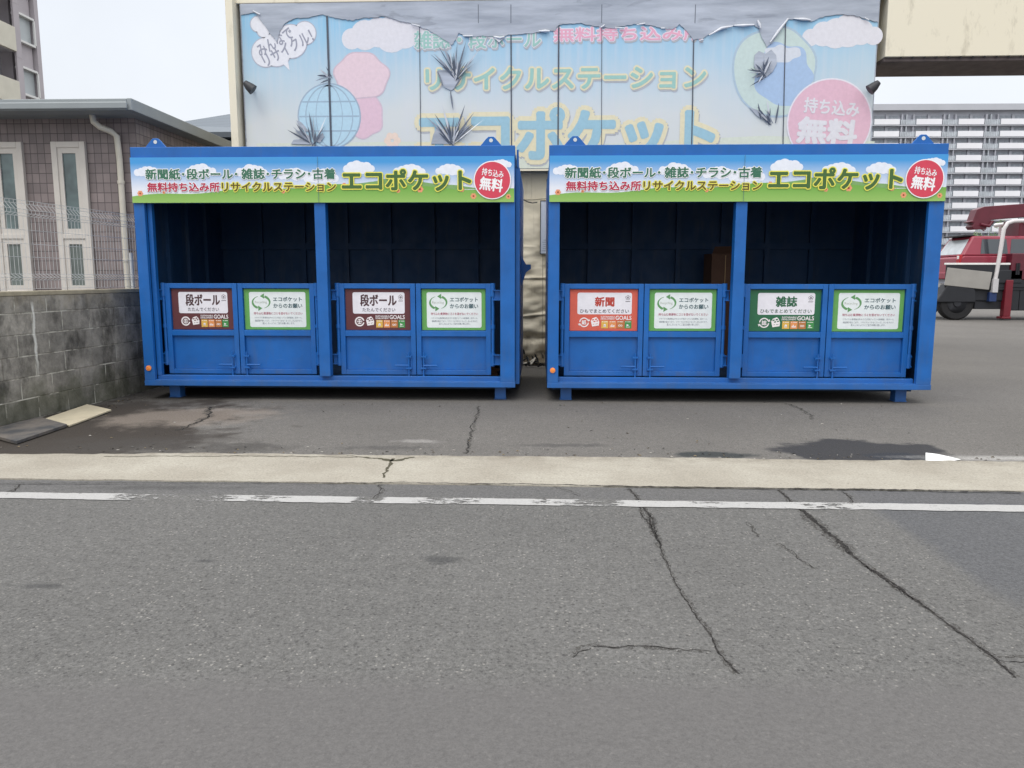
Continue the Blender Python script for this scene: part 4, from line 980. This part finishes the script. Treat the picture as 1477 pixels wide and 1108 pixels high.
for k in range(-4, 11):
    zt = 12.33+k*FH
    if zt < 0: continue
    b = MB(); b.box(TX-.12, 30, zt-1.32, TX+.05, 44.55, zt, TPAN); b.box(TX-1.298, 30, zt-1.36, TX-.121, 44.55, zt-1.15, TDK); b.build('balcony', AT, world=True, bevel=.02)
    f = MB(); f.box(TX-.5, 45.06, zt-.62, TX-.02, 46.4, zt-.50, TLINE); f.box(TX-.5, 45.06, zt+.88, TX-.02, 46.4, zt+1.0, TLINE); f.box(TX-.1, 46.34, zt-.5, TX+.0, 46.44, zt+.88, TLINE)
    f.box(TX-.35, 45.06, zt-.5, TX-.25, 46.34, zt+.88, TGL); f.box(TX-.34, 45.06, zt+1.0, TX-.24, 46.34, zt+FH-.62, TWALL)
    f.build('window', AT, world=True)
    f = MB(); f.box(TX-.12, 44.56, zt-1.6, TX+.0, 45.05, zt+1.34, TWALL); f.build('pillar', AT, world=True)
    if k in (0, 1):
        f = MB(); f.box(TX-1.25, 42.4, zt-.6, TX-.8, 43.5, zt+.55, WHITE); f.tube([(TX-.79, 42.8, zt), (TX-.78, 42.8, zt)], .25, BLACKP, 14); f.build('air_conditioner', AT, world=True)

# ------------------------------------------------------------------ long apartment block far right
AY = 190
GREY = simple('block_grey_wall', s(168, 170, 178), .8, .08, .2); GREYD = simple('block_recess', s(182, 184, 193), .8, .1, .3)  # block recess and window colours lightened in place of distance haze
PANW = simple('white_balcony_panel', s(226, 226, 230), .6, .04, .3); SLAB = simple('block_slab_edge', s(176, 178, 184), .7, .05, .3)
BGL = simple('block_window', s(150, 156, 164), .3, .25, .8)
PART = simple('balcony_glass', s(176, 182, 188), .4, .22, .6)
ABx0 = 66; ABz = 40.4
AB = thing('apartment_block', 'long grey apartment block with rows of white balcony panels at right', 'apartment building', (ABx0, AY, 0), R(1.0))
FHb = 2.74; BW = 9.75; NB = 8; NF = 14
b = MB(); b.box(0, 1.0, 0, NB*BW, 14, ABz, GREYD); b.build('wall', AB)
b = MB(); b.box(-.3, -.3, ABz-.3, NB*BW+.3, 14.2, ABz+1.1, SLAB); b.build('roof', AB)
for k in range(NF):
    z = ABz-1.0-FHb*(k+1)+.2
    b = MB(); b.box(0, 0, z-.24, NB*BW, .999, z, SLAB); b.build('floor_slab', AB)
pan = gl = wi = None
for k in range(NF-1):
    z = ABz-1.0-FHb*(k+1)+.2
    for j in range(NB-1 if k > 9 else NB):
        x = j*BW+1.4
        if pan is None:
            b = MB(); b.box(0, -.08, .05, 5.9, 0, 1.30, PANW); pan = b.build('balcony_panel', AB)
            b = MB()
            for q in range(9): b.box(q*.38, -.02, .05, q*.38+.30, .02, 1.15, PART)
            b.box(.2, .1, .0, .5, .95, 2.4, GREY); b.box(1.3, .1, .0, 1.5, .95, 2.4, PART); b.box(2.9, .1, .0, 3.1, .95, 2.4, GREY); gl = b.build('balcony_rail', AB)
            b = MB(); b.box(0, .93, .1, 1.3, .998, 2.2, BGL); b.box(1.4, .93, .1, 2.6, .998, 2.2, BGL); b.box(3.4, .93, .1, 4.5, .998, 2.2, BGL); b.box(4.6, .93, .1, 5.6, .998, 2.2, BGL); b.box(2.7, .6, .0, 3.3, .997, 2.5, GREY); wi = b.build('window', AB)
            P = (pan, gl, wi)
        else:
            P = [o.copy() for o in (pan, gl, wi)]
            for o in P: COL.objects.link(o); o.parent = AB
        P[0].location = (x, 0, z); P[1].location = (x+6.15, 0, z); P[2].location = (x+.2, 0, z)

# ------------------------------------------------------------------ crane truck carrying a red car
TYt = 24.5
def wheel(parent, x, y, z, r, wd, side=-1, name='wheel', rm=None):
    b = MB(); b.tube([(x, y-wd/2, z), (x, y-wd/2+.03, z), (x, y+wd/2-.03, z), (x, y+wd/2, z)], [r*.92, r, r, r*.92], DARK, 28)
    wo = b.build('wheel', parent)
    b = MB(); yy = y+side*(wd/2+.004); b.tube([(x, yy+.03*(-side), z), (x, yy, z), (x, yy-.0*side, z)], [r*.58, r*.58, r*.5], rm or STEEL, 20); b.tube([(x, yy, z), (x, yy+side*.03, z)], [r*.25, r*.2], rm or STEEL, 14); b.build('rim', wo)
    return wo
TK = thing('crane_truck', 'flatbed truck with maroon crane boom and white guard rail parked at right', 'truck', (12.4, TYt, 0))
b = MB(); b.box(.15, .55, .62, 8.6, 1.75, .92, CHASSIS); b.box(.12, .06, .60, 2.6, .5, 1.02, CHASSIS); b.box(1.0, .1, .34, 2.1, .45, .599, CHASSIS); b.box(2.3, .02, .3, 4.2, .5, 1.0, CHASSIS); b.build('chassis', TK, bevel=.02)
b = MB(); b.box(0, 0, .93, 4.0, 2.3, 1.0, CHASSIS); b.box(0, .0, 1.001, 1.9, .04, 1.699, CHASSIS); b.box(-.05, -.02, 1.70, 1.92, .05, 1.76, WHITE); b.build('bed', TK, bevel=.01)
b = MB(); b.box(.02, -.05, 1.08, 1.38, -.01, 1.62, BEDGREY, Matrix.Rotation(R(6), 3, 'Y'), (0, 0, 1.62)); b.build('side_board', TK, bevel=.01)
wheel(TK, .42, .15, .52, .52, .28, rm=CHASSIS); wheel(TK, .42, 2.1, .52, .52, .28); wheel(TK, 6.9, .15, .5, .5, .28); wheel(TK, 6.9, 2.1, .5, .5, .28)
b = MB(); b.prism([(-.28, .55), (.95, .55), (.92, .9), (.78, 1.10), (.42, 1.2), (.06, 1.10), (-.10, .8)], -.04, .40, CHASSIS); b.build('mudguard', TK, bevel=.03)
b = MB(); b.tube([(1.46, -.02, .98), (1.52, -.02, 1.5), (1.58, -.02, 2.2), (1.62, -.02, 2.78), (1.72, -.02, 2.96), (1.9, .0, 3.02), (2.6, .0, 3.04)], .06, flat(204, 200, 200), 12)
b.box(1.40, -.1, .86, 1.56, .06, 1.28, flat(190, 188, 190)); b.tube([(2.18, 1.2, 1.1), (2.2, 1.2, 2.95)], .04, WHITE, 8); b.tube([(2.6, .0, 3.04), (2.6, 2.2, 3.04)], .06, WHITE, 8); b.build('guard_rail', TK)
b = MB(); b.box(1.93, -.04, 1.25, 3.1, 2.0, 2.05, MAROON); b.tube([(2.12, -.06, 1.4), (2.12, -.06, 1.75)], .06, CHASSIS, 8); b.box(1.95, -.02, 1.0, 3.1, 2.0, 1.249, CHASSIS); b.box(2.05, .02, .3, 2.29, .5, 1.0, CHASSIS); b.box(2.45, .6, 1.95, 2.95, 1.5, 3.1, MAROON); b.box(1.5, -.04, 1.14, 2.3, .3, 1.55, CHASSIS); b.build('crane_base', TK, bevel=.03)
b = MB(); b.prism([(.62, 3.10), (.72, 3.44), (.95, 3.53), (4.8, 3.80), (4.8, 3.40), (1.4, 3.14), (1.18, 3.12), (1.16, 2.98), (1.02, 2.84), (.68, 2.82), (.60, 2.9), (.66, 3.02), (.52, 3.06)], .8, 1.2, MAROON)
b.tube([(.85, .78, 2.98), (1.12, .78, 2.92), (1.22, .78, 3.08)], .05, MAROON, 8); bo = b.build('boom', TK, bevel=.02); bo.location.x = .5
b = MB(); b.tube([(.98, .95, 2.98), (.98, .95, 2.86), (1.05, .95, 2.80), (1.12, .95, 2.88)], .03, STEEL, 8); ho = b.build('hook', TK); ho.location.x = .5
b = MB(); b.box(1.80, -.08, .12, 2.02, .14, 1.24, OUTRED); b.box(1.74, -.12, .05, 2.02, .2, .12, OUTRED); b.build('outrigger', TK, bevel=.02)
b = MB(); b.box(1.34, -.06, .58, 1.56, .1, .86, flat(28, 50, 96)); b.build('tool_box', TK, bevel=.01)
b = MB(); b.prism([(5.9, .55), (7.9, .55), (7.95, 1.4), (7.65, 2.55), (6.0, 2.6), (5.9, 1.4)], .05, 2.25, WHITE)
b.prism([(6.3, 1.5), (7.6, 1.5), (7.4, 2.35), (6.3, 2.38)], .04, .049, CARGLASS); b.build('cab', TK, bevel=.04)

def car(label, cat, loc, paint_, name, rz=0, rear_lamp=(168, 30, 40)):
    t = thing(name, label, cat, loc, rz)
    L_, Wd = 4.4, 1.8
    b = MB()                                                  # lower body, rear at x=0
    prof = [(.05, .35), (.0, .55), (.02, 1.02), (.10, 1.08), (3.1, 1.08), (4.2, .95), (4.4, .75), (4.38, .38)]
    arch = lambda cx: [(cx+.40*math.cos(R(a)), .34+.40*math.sin(R(a))) for a in range(0, 181, 20)]
    low = [(4.38, .38), (3.9, .34)]+arch(3.45)+[(2.9, .30), (1.35, .30)]+arch(.9)+[(.05, .35)]
    b.prism([(x, z) for x, z in prof]+low[1:-1], 0, Wd, paint_)
    body = b.build('body', t, bevel=.04)
    b = MB()                                                  # cabin: tapers inward
    bot = [(.08, 1.081), (3.05, 1.081)]; topz = 1.70
    v = [(.06, .06, 1.081), (3.1, .06, 1.081), (3.1, Wd-.06, 1.081), (.06, Wd-.06, 1.081), (.42, .20, topz), (2.3, .20, topz), (2.3, Wd-.20, topz), (.42, Wd-.20, topz)]
    b.addmesh(v, [(3,2,1,0),(4,5,6,7),(0,1,5,4),(1,2,6,5),(2,3,7,6),(3,0,4,7)], paint_); b.build('cabin', t, bevel=.05)
    def pane(x0, x1, z0, z1, nm='side_window'):
        for sg in (0, 1):
            b = MB(); f = lambda z: .06+(z-1.081)/(topz-1.081)*.14-.006
            ys = [f(z0), f(z1)] if sg == 0 else [Wd-f(z0), Wd-f(z1)]
            kx = lambda x, z: x
            b.addmesh([(x0, ys[0], z0), (x1, ys[0], z0), (x1-.02, ys[1], z1), (x0+.06, ys[1], z1)], [(0, 1, 2, 3)], CARGLASS); b.build(nm, t)
    pane(.62, 1.45, 1.15, 1.60); pane(1.52, 2.30, 1.15, 1.60)
    k = lambda z: .06+(z-1.081)/(topz-1.081)*.36-.008
    b = MB(); b.addmesh([(k(1.14), .2, 1.14), (k(1.6), .3, 1.6), (k(1.6), Wd-.3, 1.6), (k(1.14), Wd-.2, 1.14)], [(0, 1, 2, 3)], REARGLASS); b.build('rear_window', t)
    b = MB(); b.addmesh([(3.1-(z-1.081)/.619*.8+.008, y, z) for z, y in ((1.14, .16), (1.14, Wd-.16), (1.62, Wd-.28), (1.62, .28))], [(0, 1, 2, 3)], CARGLASS); b.build('windscreen', t)
    b = MB(); b.box(.18, .28, 1.70, .52, Wd-.28, 1.745, BLACKP); b.build('spoiler', t, bevel=.015)
    for y in (.02, Wd-.22):
        b = MB(); b.box(-.03, y, .72, .06, y+.20, 1.12, flat(*rear_lamp)); b.box(-.035, y+.03, .98, .05, y+.17, 1.09, WHITE); b.build('tail_lamp', t, bevel=.015)
    b = MB(); b.box(-.06, .05, .36, .10, Wd-.05, .58, paint_); b.build('bumper', t, bevel=.03)
    for x in (.9, 3.45):
        wheel(t, x, .10, .34, .34, .2); wheel(t, x, Wd-.10, .34, .34, .2, 1)
    for y in (-.08, Wd+.02):
        b = MB(); b.box(2.55, y, 1.12, 2.70, y+.10, 1.26, paint_); b.build('mirror', t, bevel=.02)
    return t
car('red hatchback car riding on the bed of the crane truck', 'car', (12.95, 24.75, .90), RED, 'red_car')
car('white car parked behind the crane truck beside the container edge', 'car', (11.2, 34.0, .0), WHITE, 'white_car', R(0))

# tree between container and apartment block
LEAF = Mat('leaf_green', s(74, 96, 52), .7); LEAF.set(LEAF.mix(LEAF.ramp(LEAF.noise(1.2, 3), .35, .65), s(52, 74, 38), s(104, 126, 74))); LEAF = LEAF.m
TR = thing('leafy_tree', 'small green tree far off just right of the right container', 'tree', (38.0, 70, 0))
b = MB(); b.tube([(0, 0, 0), (.1, 0, 1.5), (0, .1, 3.0)], [.16, .12, .07], simple('bark', s(84, 70, 56), .9, .2))
for a in (0, 2.1, 4.2): b.tube([(.05, 0, 1.8), (.7*math.cos(a), .7*math.sin(a), 3.2)], [.07, .03], simple('bark_limb', s(84, 70, 56), .9, .2), 6)
b.build('trunk', TR)
b = MB(); rr = random.Random(4)
cl = [(rr.gauss(0, .8), rr.gauss(0, .8), 3.6+rr.gauss(0, .75), rr.uniform(.4, .75)) for _ in range(14)]
for _ in range(1800):
    x, y, z, r = rr.choice(cl); d = Vector((rr.gauss(0, 1), rr.gauss(0, 1), rr.gauss(0, 1))).normalized()*r*rr.random()**.4
    c_ = Vector((x, y, z))+d; u = Vector((rr.gauss(0, 1), rr.gauss(0, 1), rr.gauss(0, 1))).normalized(); v_ = u.orthogonal().normalized()
    a = .09
    b.addmesh([c_-u*a, c_+v_*a*.6, c_+u*a, c_-v_*a*.6], [(0, 1, 2, 3)], LEAF)
b.build('crown', TR)
